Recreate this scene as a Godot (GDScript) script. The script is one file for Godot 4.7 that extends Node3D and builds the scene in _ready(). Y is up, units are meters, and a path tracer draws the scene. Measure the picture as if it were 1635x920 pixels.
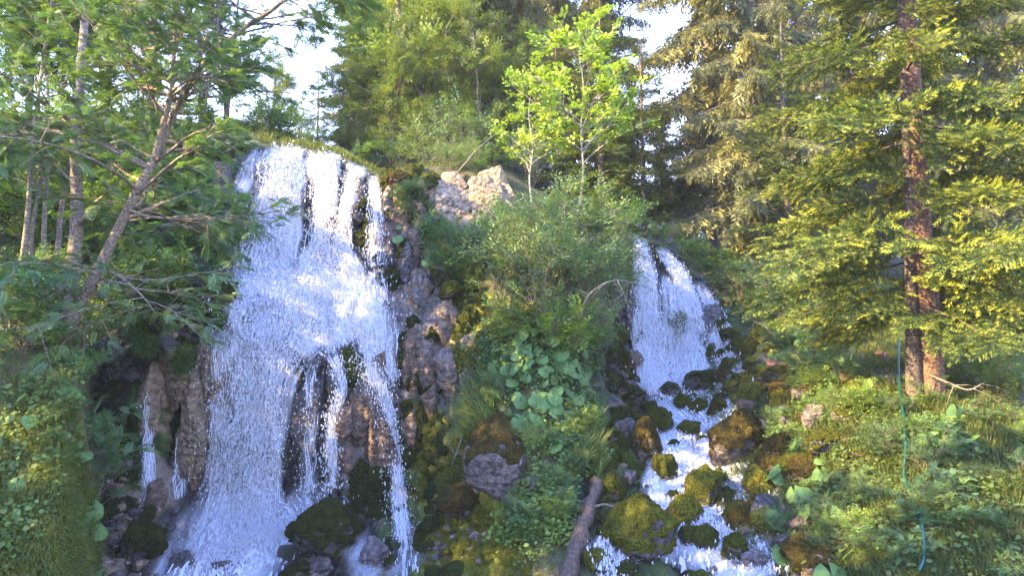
extends Node3D
# A mountain stream that comes down a wooded hillside in two waterfalls, seen against the morning sun.
# Metres, y up, the camera looks along -z.

# The hillside is a sheet z = -depth(x, y) through surveyed points: x, y, weight.
const HILL: Array[float] = [
	-9.70, 0.24, -0.10801, -10.67, 1.03, 0.25613, -11.72, 2.69, 0.22650, -12.44, 4.92, 0.00733, -13.53, 7.13, 0.05488, -14.49, 8.89, -0.20771,
	-7.01, 0.17, 0.49937, -7.70, 0.98, 0.26873, -8.31, 2.69, 0.13959, -8.31, 3.79, -0.14001, -8.44, 4.89, -0.14149, -8.89, 6.10, -0.05126,
	-9.62, 7.52, 0.06176, -10.28, 8.89, -0.13713, -5.25, 0.49, -1.32653, -5.59, 0.97, -4.98130, -6.08, 1.28, -0.38025, -6.47, 1.72, -0.03063,
	-6.78, 2.69, -0.06316, -6.88, 3.78, 0.06405, -6.86, 4.45, 0.18363, -6.77, 4.88, -0.35124, -7.02, 5.58, 0.05232, -7.56, 7.03, 0.03471,
	-8.03, 8.25, -0.09370, -8.55, 9.13, 0.04907, -4.53, 0.38, -0.39544, -4.99, 0.76, -0.07892, -5.44, 0.98, 5.26416, -5.68, 1.60, 1.01528,
	-5.81, 2.66, 0.05219, -5.85, 3.77, 0.12255, -5.79, 4.45, 0.01719, -5.72, 5.00, -0.79166, -5.92, 5.59, -0.34469, -6.42, 7.07, -0.02074,
	-6.73, 8.25, -0.21523, -7.16, 9.13, 0.02821, -4.23, 0.87, -0.86301, -4.49, 0.98, 1.27121, -4.76, 2.67, -0.25902, -4.92, 4.23, 0.06267,
	-5.10, 5.18, 0.25258, -5.26, 5.70, 0.56706, -5.49, 7.17, 0.13825, -5.75, 8.45, 0.02577, -2.99, 0.45, -0.38567, -3.32, 0.79, -0.30755,
	-3.53, 0.93, 0.27482, -3.68, 1.06, 1.20035, -3.76, 1.64, -0.02660, -3.84, 2.68, 0.19837, -3.93, 3.77, 0.17229, -4.00, 4.23, 0.09113,
	-4.11, 4.93, -0.06266, -4.18, 5.30, -0.42851, -4.37, 5.73, 0.41179, -4.49, 6.93, -0.01041, -4.60, 7.92, -0.05722, -4.74, 8.58, -0.04388,
	-2.70, 0.94, -0.29233, -2.85, 1.16, 0.37019, -2.93, 1.48, -0.24103, -2.99, 1.94, -0.31097, -3.03, 2.75, -0.33793, -3.08, 3.80, -0.41423,
	-3.13, 4.16, -1.06020, -3.29, 4.40, 0.60170, -3.40, 4.93, 0.11156, -3.46, 5.30, -0.21840, -3.59, 5.72, 0.38652, -3.71, 6.93, 0.13126,
	-3.84, 8.08, 0.01043, -3.92, 8.55, -0.07017, -1.92, 0.53, 0.10843, -2.12, 1.06, -1.12922, -2.30, 1.30, 0.82526, -2.39, 1.92, -0.14090,
	-2.42, 2.74, -0.29629, -2.47, 3.57, -0.10899, -2.52, 4.00, -0.16939, -2.60, 4.34, 0.59758, -2.67, 5.16, -0.16230, -2.76, 5.68, 0.11701,
	-2.86, 6.86, -0.07704, -2.93, 7.56, -0.08693, -1.37, 0.63, -0.05740, -1.50, 1.00, -1.12848, -1.63, 1.11, 2.06971, -1.77, 1.70, 0.82463,
	-1.84, 2.69, 0.59545, -1.88, 3.78, 0.41104, -1.92, 4.91, -0.09039, -2.02, 6.15, -0.05301, -2.13, 7.52, -0.14807, -2.19, 8.01, -0.14487,
	-0.93, 0.74, 0.03360, -1.01, 1.15, -0.22490, -1.07, 1.50, -0.52433, -1.15, 1.88, 0.13879, -1.23, 2.76, 0.03581, -1.28, 3.79, 0.00385,
	-1.33, 4.90, -0.01423, -1.41, 6.14, 0.12596, -1.50, 7.54, 0.04194, -1.57, 8.15, 0.08090, -0.36, 0.89, -0.07391, -0.39, 1.27, 0.22850,
	-0.41, 1.57, 0.10464, -0.43, 2.06, -0.02994, -0.46, 2.88, -0.09430, -0.49, 3.81, 0.12148, -0.52, 4.88, 0.22275, -0.55, 5.84, 0.10229,
	-0.58, 6.64, 0.01562, -0.61, 7.54, -0.24471, -0.64, 8.20, -0.12517, 0.38, 1.07, -0.17324, 0.41, 1.45, -0.00620, 0.43, 1.85, -0.03498,
	0.45, 2.34, -0.23562, 0.47, 2.97, -0.47424, 0.50, 3.84, -0.45593, 0.54, 4.84, -0.49282, 0.58, 5.76, -0.48219, 0.65, 6.68, -0.13450,
	0.71, 7.47, 0.25403, 0.86, 1.14, 0.31058, 0.93, 1.51, 0.31789, 0.99, 1.88, 0.08896, 1.07, 2.31, 0.13759, 1.15, 2.91, -0.12072,
	1.22, 3.43, -0.21444, 1.32, 4.22, -0.01047, 1.36, 4.89, -0.13490, 1.46, 5.88, -0.25188, 1.59, 6.68, -0.19050, 1.70, 7.20, 0.23936,
	1.29, 1.28, -0.59919, 1.41, 1.59, -0.39147, 1.56, 1.88, 0.24938, 1.73, 2.25, 0.25663, 1.95, 2.81, 0.20363, 2.17, 3.33, 0.16972,
	2.31, 3.63, 0.76914, 2.38, 4.23, 0.10778, 2.46, 4.99, 0.31881, 2.59, 6.10, 0.25397, 2.70, 6.74, -0.01368, 1.77, 1.32, -0.15547,
	1.96, 1.59, 0.00563, 2.07, 1.75, 0.17671, 2.33, 2.14, -0.03249, 2.54, 2.52, -0.45604, 2.83, 2.96, -0.43559, 3.06, 3.31, -0.37208,
	3.20, 3.51, 0.26930, 3.30, 3.74, 0.01181, 3.46, 5.00, -0.57581, 3.61, 5.84, -0.33292, 3.76, 6.33, -0.16301, 2.17, 1.35, -0.05055,
	2.40, 1.62, 0.48148, 2.67, 1.90, 0.66749, 2.96, 2.27, 0.96669, 3.37, 2.81, 1.91858, 3.72, 3.33, 2.64346, 4.11, 3.98, 1.96010,
	4.32, 4.75, 0.22961, 4.54, 5.45, -0.06970, 4.69, 5.78, 0.28050, 2.59, 1.46, -0.87768, 2.88, 1.71, 0.94690, 3.13, 2.02, 0.78306,
	3.39, 2.42, 0.61279, 3.80, 2.94, 3.11617, 4.13, 3.42, 3.78965, 4.49, 3.90, 2.52921, 4.93, 4.46, 1.72030, 5.45, 5.28, 0.09977,
	6.04, 6.13, -0.17964, 2.97, 1.57, -1.22802, 3.23, 1.86, -0.78156, 3.45, 2.19, -1.19053, 3.68, 2.58, -2.48108, 3.95, 3.10, -5.59535,
	4.30, 3.52, -4.48083, 4.78, 4.03, -2.93635, 5.47, 4.56, -1.01078, 6.76, 5.32, 0.20308, 3.37, 1.68, -0.00009, 3.63, 1.98, 0.91579,
	4.00, 2.57, -0.33138, 4.38, 3.17, -0.96457, 4.79, 3.56, -0.75615, 5.30, 3.86, 0.13817, 6.11, 4.22, 0.59681, 7.48, 4.74, 1.08843,
	3.72, 1.82, -0.93922, 4.03, 2.10, 0.90566, 4.46, 2.65, 0.49016, 4.83, 3.09, 0.49600, 5.32, 3.44, 0.56135, 5.85, 3.71, 0.47230,
	6.74, 4.02, 0.71812, 7.93, 4.46, -0.09116, 8.76, 4.74, 0.95013, 4.21, 1.97, -0.98994, 4.58, 2.22, 0.27387, 5.03, 2.75, -0.29888,
	5.62, 3.26, -1.04372, 6.42, 3.60, -1.00225, 7.35, 3.86, -0.65989, 9.13, 4.33, 0.14507, 11.97, 4.96, 2.34341, 5.37, 2.04, 0.26487,
	6.44, 2.79, 0.13646, 7.40, 3.26, -0.78487, 9.67, 3.86, -1.17117, 12.01, 4.33, -1.99143, 15.77, 5.10, 0.15374]
const PLANE := [7.92157, 0.10715, 1.23526]
const CREST: Array[Vector3] = [Vector3(-14.62, 8.89, 15.50), Vector3(-11.09, 8.89, 15.50), Vector3(-8.55, 9.13, 15.80), Vector3(-6.75, 9.13, 15.80), Vector3(-5.70, 8.78, 15.60), Vector3(-5.15, 8.63, 15.60), Vector3(-4.05, 8.55, 15.60), Vector3(-2.84, 7.79, 15.00), Vector3(-2.35, 7.99, 15.20), Vector3(-1.58, 8.14, 15.40), Vector3(-0.38, 8.24, 15.80), Vector3(0.86, 7.51, 15.80), Vector3(2.00, 7.17, 16.20), Vector3(2.71, 6.79, 16.30), Vector3(3.43, 6.56, 16.40), Vector3(3.94, 6.04, 16.20), Vector3(4.69, 5.78, 16.40), Vector3(5.39, 6.18, 16.80), Vector3(6.19, 6.13, 17.00), Vector3(6.84, 5.50, 16.50), Vector3(7.48, 4.74, 15.00), Vector3(8.76, 4.74, 15.00), Vector3(11.97, 4.96, 17.00), Vector3(16.71, 5.31, 18.00)]   # x, height and depth of the edge where the hillside turns into the forest floor
const SLOPE: Array[Vector2] = [Vector2(-30, 0.34), Vector2(-8, 0.34), Vector2(-5.5, 0.3), Vector2(-4.5, 0.24), Vector2(-2.5, 0.24), Vector2(0, 0.32), Vector2(3, 0.25), Vector2(5, 0.28), Vector2(8, 0.3), Vector2(30, 0.4)]     # x, steepness of the forest floor behind the crest

var rng := RandomNumberGenerator.new()
var M := {}            # materials
var taken := {}        # names in use
var wobble := FastNoiseLite.new()
var blocks := FastNoiseLite.new()
var fine := FastNoiseLite.new()


class Acc:
	var v := PackedVector3Array()
	var n := PackedVector3Array()
	var c := PackedColorArray()
	var i := PackedInt32Array()

	func tri(a: Vector3, b: Vector3, d: Vector3, col: Color) -> void:
		v.push_back(a); v.push_back(b); v.push_back(d)
		c.push_back(col); c.push_back(col); c.push_back(col)

	func mesh() -> ArrayMesh:
		var a := []
		a.resize(Mesh.ARRAY_MAX)
		a[Mesh.ARRAY_VERTEX] = v
		if n.size() == v.size():
			a[Mesh.ARRAY_NORMAL] = n
		if c.size() == v.size():
			a[Mesh.ARRAY_COLOR] = c
		if i.size():
			a[Mesh.ARRAY_INDEX] = i
		var m := ArrayMesh.new()
		m.add_surface_from_arrays(Mesh.PRIMITIVE_TRIANGLES, a)
		return m


class Piece:   # a small bunch of leaves or needles in its own axes, in a few tints
	var v := PackedVector3Array()
	var c: Array[PackedColorArray] = []
	var wv := PackedVector3Array()


func _ready() -> void:
	rng.seed = 11
	sky_and_camera()
	materials()
	noises()
	survey()
	ground()
	bank()
	water()
	rocks()
	trees()
	shrubs()
	plants()
	grass()
	oddments()


# ---------------------------------------------------------------- camera, sky, sun

func sky_and_camera() -> void:
	var cam := Camera3D.new()
	cam.name = "camera"
	cam.position = Vector3(0, 4.2, 0)
	cam.rotation_degrees = Vector3(5, 0, 0)
	cam.fov = 42.99
	cam.far = 400.0
	cam.current = true
	add_child(cam)
	var sky := ProceduralSkyMaterial.new()
	sky.sky_top_color = Color(0.46, 0.59, 0.94)
	sky.sky_horizon_color = Color(0.9, 0.93, 1.0)
	sky.sky_curve = 0.22
	sky.ground_bottom_color = Color(0.2, 0.22, 0.16)
	sky.ground_horizon_color = Color(0.5, 0.52, 0.5)
	sky.sun_angle_max = 25.0
	sky.sun_curve = 0.12
	sky.energy_multiplier = 1.0
	var env := Environment.new()
	env.background_mode = Environment.BG_SKY
	env.sky = Sky.new()
	env.sky.sky_material = sky
	env.background_energy_multiplier = 1.25
	env.tonemap_mode = Environment.TONE_MAPPER_LINEAR
	env.tonemap_exposure = 8.6
	env.fog_enabled = true
	env.fog_density = 0.0006
	env.fog_light_color = Color(0.95, 0.97, 1.0)
	env.volumetric_fog_enabled = true   # for the spray at the foot of the falls alone
	env.volumetric_fog_density = 0.0
	env.sdfgi_enabled = true
	env.ssao_enabled = true
	env.ssil_enabled = true
	var we := WorldEnvironment.new()
	we.name = "world_environment"
	we.environment = env
	add_child(we)
	var sun := DirectionalLight3D.new()
	sun.name = "sun"
	sun.light_energy = 1.6
	sun.light_color = Color(1.0, 0.87, 0.62)
	sun.light_angular_distance = 0.5
	sun.shadow_enabled = true
	sun.position = Vector3(-86, 52, 34)
	add_child(sun)
	sun.look_at_from_position(Vector3(-86, 52, 34), Vector3.ZERO)


# ---------------------------------------------------------------- materials

func lin(r: float, g: float, b: float) -> Color:   # a linear colour as a vertex colour that is stored as sRGB
	return Color(pow(r, 1 / 2.2), pow(g, 1 / 2.2), pow(b, 1 / 2.2))


func noise_tex(kind: int, freq: float, ramp: Array, seed_: int, normal := false, size := 512) -> NoiseTexture2D:
	var f := FastNoiseLite.new()
	f.noise_type = kind as FastNoiseLite.NoiseType
	f.frequency = freq
	f.seed = seed_
	f.fractal_octaves = 5
	f.fractal_gain = 0.6
	var t := NoiseTexture2D.new()
	t.width = size
	t.height = size
	t.seamless = true
	t.noise = f
	if normal:
		t.as_normal_map = true
	if ramp:
		var g := Gradient.new()
		g.offsets = PackedFloat32Array(ramp[0])
		g.colors = PackedColorArray(ramp[1])
		t.color_ramp = g
	return t


func grey(x: float) -> Color:
	return Color(x, x, x)


func leaf_mat(called: String, back: Color, rough: float) -> StandardMaterial3D:
	var m := StandardMaterial3D.new()
	m.resource_name = called
	m.vertex_color_use_as_albedo = true
	m.vertex_color_is_srgb = true
	m.roughness = rough
	m.metallic_specular = 0.35
	m.cull_mode = BaseMaterial3D.CULL_DISABLED
	m.backlight_enabled = true
	m.backlight = back
	M[called] = m
	return m


func ground_mat(called: String, rough: float, tex: Texture2D, bump: Texture2D, depth: float, tile: float, spec := 0.4) -> StandardMaterial3D:
	var m := StandardMaterial3D.new()
	m.resource_name = called
	m.vertex_color_use_as_albedo = true
	m.vertex_color_is_srgb = true
	m.albedo_texture = tex
	m.uv1_triplanar = true
	m.uv1_world_triplanar = true
	m.uv1_scale = Vector3.ONE * tile
	m.roughness = rough
	m.metallic_specular = spec
	if bump:
		m.heightmap_enabled = true
		m.heightmap_texture = bump
		m.heightmap_scale = depth
	M[called] = m
	return m


func materials() -> void:
	leaf_mat("leaf", Color(0.85, 0.9, 0.45), 0.5)
	leaf_mat("needle", Color(0.72, 0.75, 0.35), 0.55)
	leaf_mat("grass", Color(0.8, 0.85, 0.4), 0.5)
	var speck := noise_tex(FastNoiseLite.TYPE_SIMPLEX_SMOOTH, 0.012, [[0.0, 0.35, 0.55, 0.75, 1.0], [grey(0.28), grey(0.58), Color(0.8, 0.78, 0.74), grey(0.92), grey(1.0)]], 3)
	var relief := noise_tex(FastNoiseLite.TYPE_SIMPLEX_SMOOTH, 0.015, [], 5)
	var cracks := noise_tex(FastNoiseLite.TYPE_CELLULAR, 0.02, [], 8)
	var moss := noise_tex(FastNoiseLite.TYPE_SIMPLEX_SMOOTH, 0.05, [[0.0, 0.4, 0.6, 1.0], [Color(0.42, 0.5, 0.4), Color(0.75, 0.78, 0.7), Color(0.95, 0.95, 0.9), Color(1, 1, 1)]], 4)
	var tufts := noise_tex(FastNoiseLite.TYPE_SIMPLEX_SMOOTH, 0.035, [[0.0, 0.32, 0.5, 0.65, 1.0], [Color(0.22, 0.24, 0.18), Color(0.45, 0.46, 0.38), Color(0.72, 0.72, 0.66), Color(0.95, 0.95, 0.85), Color(1, 1, 0.9)]], 14)
	var fuzz := noise_tex(FastNoiseLite.TYPE_SIMPLEX_SMOOTH, 0.08, [], 6)
	ground_mat("earth", 0.85, moss, fuzz, 4.0, 0.7)
	ground_mat("rock", 0.75, speck, relief, 10.0, 1.1)
	ground_mat("wet_rock", 0.38, speck, relief, 9.0, 1.1, 0.5)
	ground_mat("moss", 0.95, tufts, fuzz, 9.0, 1.6, 0.2)
	ground_mat("bark", 0.85, speck, cracks, 2.0, 3.0)
	var w := StandardMaterial3D.new()
	w.resource_name = "white_water"
	w.albedo_color = Color(0.76, 0.765, 0.775)
	w.roughness = 0.3
	w.cull_mode = BaseMaterial3D.CULL_DISABLED
	w.backlight_enabled = true
	w.backlight = Color(0.7, 0.72, 0.75)
	M.foam = w
	# thin water and foam: streaked, so that the rock shows through between the streaks
	var ramps := [[[0.0, 0.3, 0.5, 0.7], [0.6, 0.85, 1.0, 1.0]], [[0.0, 0.42, 0.55, 0.72], [0.05, 0.25, 0.8, 1.0]], [[0.0, 0.5, 0.6, 0.75], [0.0, 0.0, 0.75, 1.0]]]
	for k in 3:
		var cols := []
		for x in ramps[k][1]:
			cols.append(Color(1, 1, 1, x))
		var st := noise_tex(FastNoiseLite.TYPE_SIMPLEX_SMOOTH, [0.03, 0.035, 0.045][k], [ramps[k][0], cols], 60 + k, false, 1024)
		st.width = 2048
		st.height = 512
		for f in 2:
			var v: StandardMaterial3D = w.duplicate()
			v.resource_name = "streaked_water"
			v.albedo_texture = st
			v.vertex_color_use_as_albedo = true
			v.transparency = BaseMaterial3D.TRANSPARENCY_ALPHA
			v.uv1_triplanar = true
			v.uv1_world_triplanar = true
			v.uv1_scale = Vector3(0.5, 0.25, 0.5) if f == 0 else Vector3(0.35, 0.7, 0.35)   # falling water is drawn out, a running stream less so
			v.uv1_offset = Vector3(0.37 * k, 0.21 * k, 0.0)
			M["veil%d" % k if f == 0 else "run%d" % k] = v
	var p := StandardMaterial3D.new()
	p.resource_name = "clear_water"
	p.albedo_color = Color(0.35, 0.42, 0.45, 0.25)
	p.transparency = BaseMaterial3D.TRANSPARENCY_ALPHA
	p.roughness = 0.08
	M.pool = p


func noises() -> void:
	wobble.noise_type = FastNoiseLite.TYPE_SIMPLEX_SMOOTH
	wobble.frequency = 0.45
	wobble.seed = 2
	wobble.fractal_octaves = 4
	blocks.noise_type = FastNoiseLite.TYPE_CELLULAR
	blocks.cellular_return_type = FastNoiseLite.RETURN_DISTANCE2_SUB
	blocks.frequency = 1.5
	blocks.seed = 9
	blocks.fractal_type = FastNoiseLite.FRACTAL_NONE
	blocks.domain_warp_enabled = true
	blocks.domain_warp_amplitude = 0.5
	blocks.domain_warp_frequency = 0.9
	fine.noise_type = FastNoiseLite.TYPE_SIMPLEX_SMOOTH
	fine.frequency = 3.0
	fine.seed = 21
	fine.fractal_octaves = 3


# ---------------------------------------------------------------- naming

func called_once(n: String) -> String:
	if not taken.has(n):
		taken[n] = 0
		return n
	taken[n] += 1
	return "%s_%03d" % [n, taken[n]]


func tag(o: Node3D, label: String, category: String, group := "", kind := "") -> Node3D:
	if label:
		o.set_meta("label", label)
	if category:
		o.set_meta("category", category)
	if group:
		o.set_meta("group", group)
	if kind:
		o.set_meta("kind", kind)
	return o


func thing(n: String, at: Vector3, label := "", category := "", group := "", kind := "") -> Node3D:
	var o := Node3D.new()
	o.name = called_once(n)
	add_child(o)
	o.position = at
	return tag(o, label, category, group, kind)


func part(n: String, mesh: Mesh, m: Material, parent: Node3D) -> MeshInstance3D:
	var o := MeshInstance3D.new()
	o.name = n
	o.mesh = mesh
	o.material_override = m
	parent.add_child(o, true)
	return o


func many(n: String, mesh: Mesh, m: Material, spots: Array[Transform3D], tints: PackedColorArray, parent: Node3D) -> MultiMeshInstance3D:
	var mm := MultiMesh.new()
	mm.transform_format = MultiMesh.TRANSFORM_3D
	mm.use_colors = tints.size() > 0
	mm.mesh = mesh
	mm.instance_count = spots.size()
	for k in spots.size():
		mm.set_instance_transform(k, spots[k])
		if tints.size():
			mm.set_instance_color(k, tints[k])
	var o := MultiMeshInstance3D.new()
	o.name = n if parent != self else called_once(n)
	o.multimesh = mm
	o.material_override = m
	o.set_meta("kind", "stuff")
	parent.add_child(o, true)
	return o


# ---------------------------------------------------------------- shapes

func tube(acc: Acc, path: PackedVector3Array, r0: float, r1: float, sides: int, col: Color, rough := 0.0, bend := 1.0) -> void:
	var first := acc.v.size()
	var count := path.size()
	var side := Vector3.RIGHT
	for k in count:
		var d := (path[mini(k + 1, count - 1)] - path[maxi(k - 1, 0)]).normalized()
		side = (side - d * side.dot(d))
		if side.length() < 0.05:
			side = d.cross(Vector3(0.3, 0.2, 0.9))
		side = side.normalized()
		var up := d.cross(side)
		var r := lerpf(r0, r1, pow(float(k) / (count - 1), bend))
		for s in sides:
			var a := TAU * s / sides
			var nrm := side * cos(a) + up * sin(a)
			var rr := r
			if rough > 0.0:
				var q := path[k] + nrm * r
				rr *= 1.0 + rough * fine.get_noise_3d(q.x * 2.0, q.y * 0.8, q.z * 2.0)
			acc.v.push_back(path[k] + nrm * rr)
			acc.n.push_back(nrm)
			acc.c.push_back(col)
	for k in count - 1:
		for s in sides:
			var a := first + k * sides + s
			var b := first + k * sides + (s + 1) % sides
			acc.i.append_array([a, a + sides, b, b, a + sides, b + sides])


func smooth_path(pts: Array, steps: int) -> PackedVector3Array:
	var out := PackedVector3Array()
	for k in pts.size() - 1:
		var p0: Vector3 = pts[maxi(k - 1, 0)]
		var p1: Vector3 = pts[k]
		var p2: Vector3 = pts[k + 1]
		var p3: Vector3 = pts[mini(k + 2, pts.size() - 1)]
		for s in steps:
			out.push_back(p1.cubic_interpolate(p2, p0, p3, float(s) / steps))
	out.push_back(pts[-1])
	return out


func frame(along: Vector3, up: Vector3, size := 1.0) -> Basis:   # x along, y roughly up
	var x := along.normalized()
	var z := x.cross(up)
	if z.length() < 0.01:
		z = x.cross(Vector3(0.31, 0.2, 0.93))
	z = z.normalized()
	return Basis(x * size, z.cross(x) * size, z * size)


func ball(levels: int) -> Array:   # an icosphere: [directions, indices]
	var g := (1.0 + sqrt(5.0)) / 2.0
	var v: Array[Vector3] = []
	for p in [[-1, g, 0], [1, g, 0], [-1, -g, 0], [1, -g, 0], [0, -1, g], [0, 1, g], [0, -1, -g], [0, 1, -g], [g, 0, -1], [g, 0, 1], [-g, 0, -1], [-g, 0, 1]]:
		v.append(Vector3(p[0], p[1], p[2]).normalized())
	var f := [0, 11, 5, 0, 5, 1, 0, 1, 7, 0, 7, 10, 0, 10, 11, 1, 5, 9, 5, 11, 4, 11, 10, 2, 10, 7, 6, 7, 1, 8, 3, 9, 4, 3, 4, 2, 3, 2, 6, 3, 6, 8, 3, 8, 9, 4, 9, 5, 2, 4, 11, 6, 2, 10, 8, 6, 7, 9, 8, 1]
	for l in levels:
		var mid := {}
		var g2 := []
		for t in range(0, f.size(), 3):
			var m := []
			for e in 3:
				var a: int = f[t + e]
				var b: int = f[t + (e + 1) % 3]
				var key := mini(a, b) * 100000 + maxi(a, b)
				if not mid.has(key):
					mid[key] = v.size()
					v.append((v[a] + v[b]).normalized())
				m.append(mid[key])
			g2.append_array([f[t], m[0], m[2], f[t + 1], m[1], m[0], f[t + 2], m[2], m[1], m[0], m[1], m[2]])
		f = g2
	return [v, f]


# ---------------------------------------------------------------- the lie of the land

const GX := -18.0
const GY := -4.0
const GS := 0.2
const GW := 181
const GH := 76
var grid := PackedFloat32Array()


func survey() -> void:
	grid.resize(GW * GH)
	var px := PackedFloat32Array()
	var py := PackedFloat32Array()
	var pw := PackedFloat32Array()
	for k in range(0, HILL.size(), 3):
		px.push_back(HILL[k]); py.push_back(HILL[k + 1]); pw.push_back(HILL[k + 2])
	var cnt := px.size()
	for j in GH:
		for i in GW:
			var x := GX + i * GS
			var y := GY + j * GS
			var s: float = PLANE[0] + PLANE[1] * x + PLANE[2] * y
			for k in cnt:
				var a := px[k] - x
				var b := py[k] - y
				s -= sqrt(a * a + b * b) * pw[k]
			grid[j * GW + i] = maxf(s, 2.5)


func depth(x: float, y: float) -> float:
	var u := clampf((x - GX) / GS, 0.0, GW - 1.001)
	var v := clampf((y - GY) / GS, 0.0, GH - 1.001)
	var i := int(u)
	var j := int(v)
	u -= i
	v -= j
	var k := j * GW + i
	return lerpf(lerpf(grid[k], grid[k + 1], u), lerpf(grid[k + GW], grid[k + GW + 1], u), v)


func crest(x: float) -> Vector2:   # height and depth
	if x <= CREST[0].x:
		return Vector2(CREST[0].y, CREST[0].z)
	for k in CREST.size() - 1:
		if x < CREST[k + 1].x:
			var t := (x - CREST[k].x) / (CREST[k + 1].x - CREST[k].x)
			return Vector2(lerpf(CREST[k].y, CREST[k + 1].y, t), lerpf(CREST[k].z, CREST[k + 1].z, t))
	return Vector2(CREST[-1].y, CREST[-1].z)


func steepness(x: float) -> float:
	for k in SLOPE.size() - 1:
		if x < SLOPE[k + 1].x:
			return lerpf(SLOPE[k].y, SLOPE[k + 1].y, clampf((x - SLOPE[k].x) / (SLOPE[k + 1].x - SLOPE[k].x), 0, 1))
	return SLOPE[-1].y


func floor_y(x: float, d: float) -> float:
	var c := crest(x)
	return c.x + (d - c.y) * steepness(x * 15.6 / d) + 0.25 * wobble.get_noise_2d(x * 0.5, d * 0.5) * minf(1.0, maxf(0.0, d - c.y))


# zones of the hillside: x, y, half width, half height, kind (the later one lies over the earlier)
enum { SOIL, DARK, TAN, GREY, MOSS, BRIGHT_MOSS, SAND }
var zones := []


func zone_at(x: float, y: float) -> int:
	var n := fine.get_noise_2d(x * 0.6, y * 0.6) * 0.55 + fine.get_noise_2d(x * 2.3 + 40.0, y * 2.3) * 0.3
	var found := SOIL
	for z in zones:
		var a: float = (x - z[0]) / z[2]
		var b: float = (y - z[1]) / z[3]
		if a * a + b * b < 1.0 + n * 1.3:
			found = z[4]
	return found


func relief_at(x: float, y: float, kind: int) -> float:   # how far the ground stands out towards the viewer
	if kind == DARK or kind == TAN or kind == GREY:
		return (blocks.get_noise_2d(x * 1.5, y * 0.7) + 0.35) * 0.42 + fine.get_noise_2d(x * 1.4, y * 0.5) * 0.09
	if kind == MOSS or kind == BRIGHT_MOSS:
		return fine.get_noise_2d(x * 0.55, y * 0.8) * 0.2 + fine.get_noise_2d(x * 1.6, y * 2.0) * 0.07 + 0.03
	return wobble.get_noise_2d(x * 2.0, y * 2.0) * 0.16 + fine.get_noise_2d(x, y) * 0.06


func hill_at(x: float, y: float) -> Vector3:
	var c := crest(x)
	if y > c.x:   # behind the crest the ground runs on as the forest floor
		return Vector3(x, y, -(maxf(c.y, depth(x, c.x)) + (y - c.x) / steepness(x)))
	return Vector3(x, y, -depth(x, y) + 0.6 * relief_at(x, y, zone_at(x, y)))


func out_of(x: float, y: float) -> Vector3:   # the hillside's outward direction
	var e := 0.12
	var dx := (depth(x + e, y) - depth(x - e, y)) / (2 * e)
	var dy := (depth(x, y + e) - depth(x, y - e)) / (2 * e)
	return Vector3(dx, dy, 1.0).normalized()


const ZONE_COLORS := [
	[[0.055, 0.06, 0.022], [0.085, 0.07, 0.035], [0.04, 0.055, 0.015]],
	[[0.06, 0.048, 0.036], [0.04, 0.034, 0.028], [0.028, 0.036, 0.012]],
	[[0.34, 0.25, 0.15], [0.22, 0.165, 0.11], [0.27, 0.2, 0.125]],
	[[0.17, 0.135, 0.11], [0.11, 0.09, 0.075], [0.13, 0.12, 0.085]],
	[[0.035, 0.055, 0.008], [0.05, 0.07, 0.01], [0.022, 0.035, 0.008]],
	[[0.12, 0.13, 0.012], [0.09, 0.11, 0.012], [0.17, 0.15, 0.02]],
	[[0.17, 0.13, 0.1], [0.13, 0.1, 0.08], [0.22, 0.17, 0.13]],
]


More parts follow.
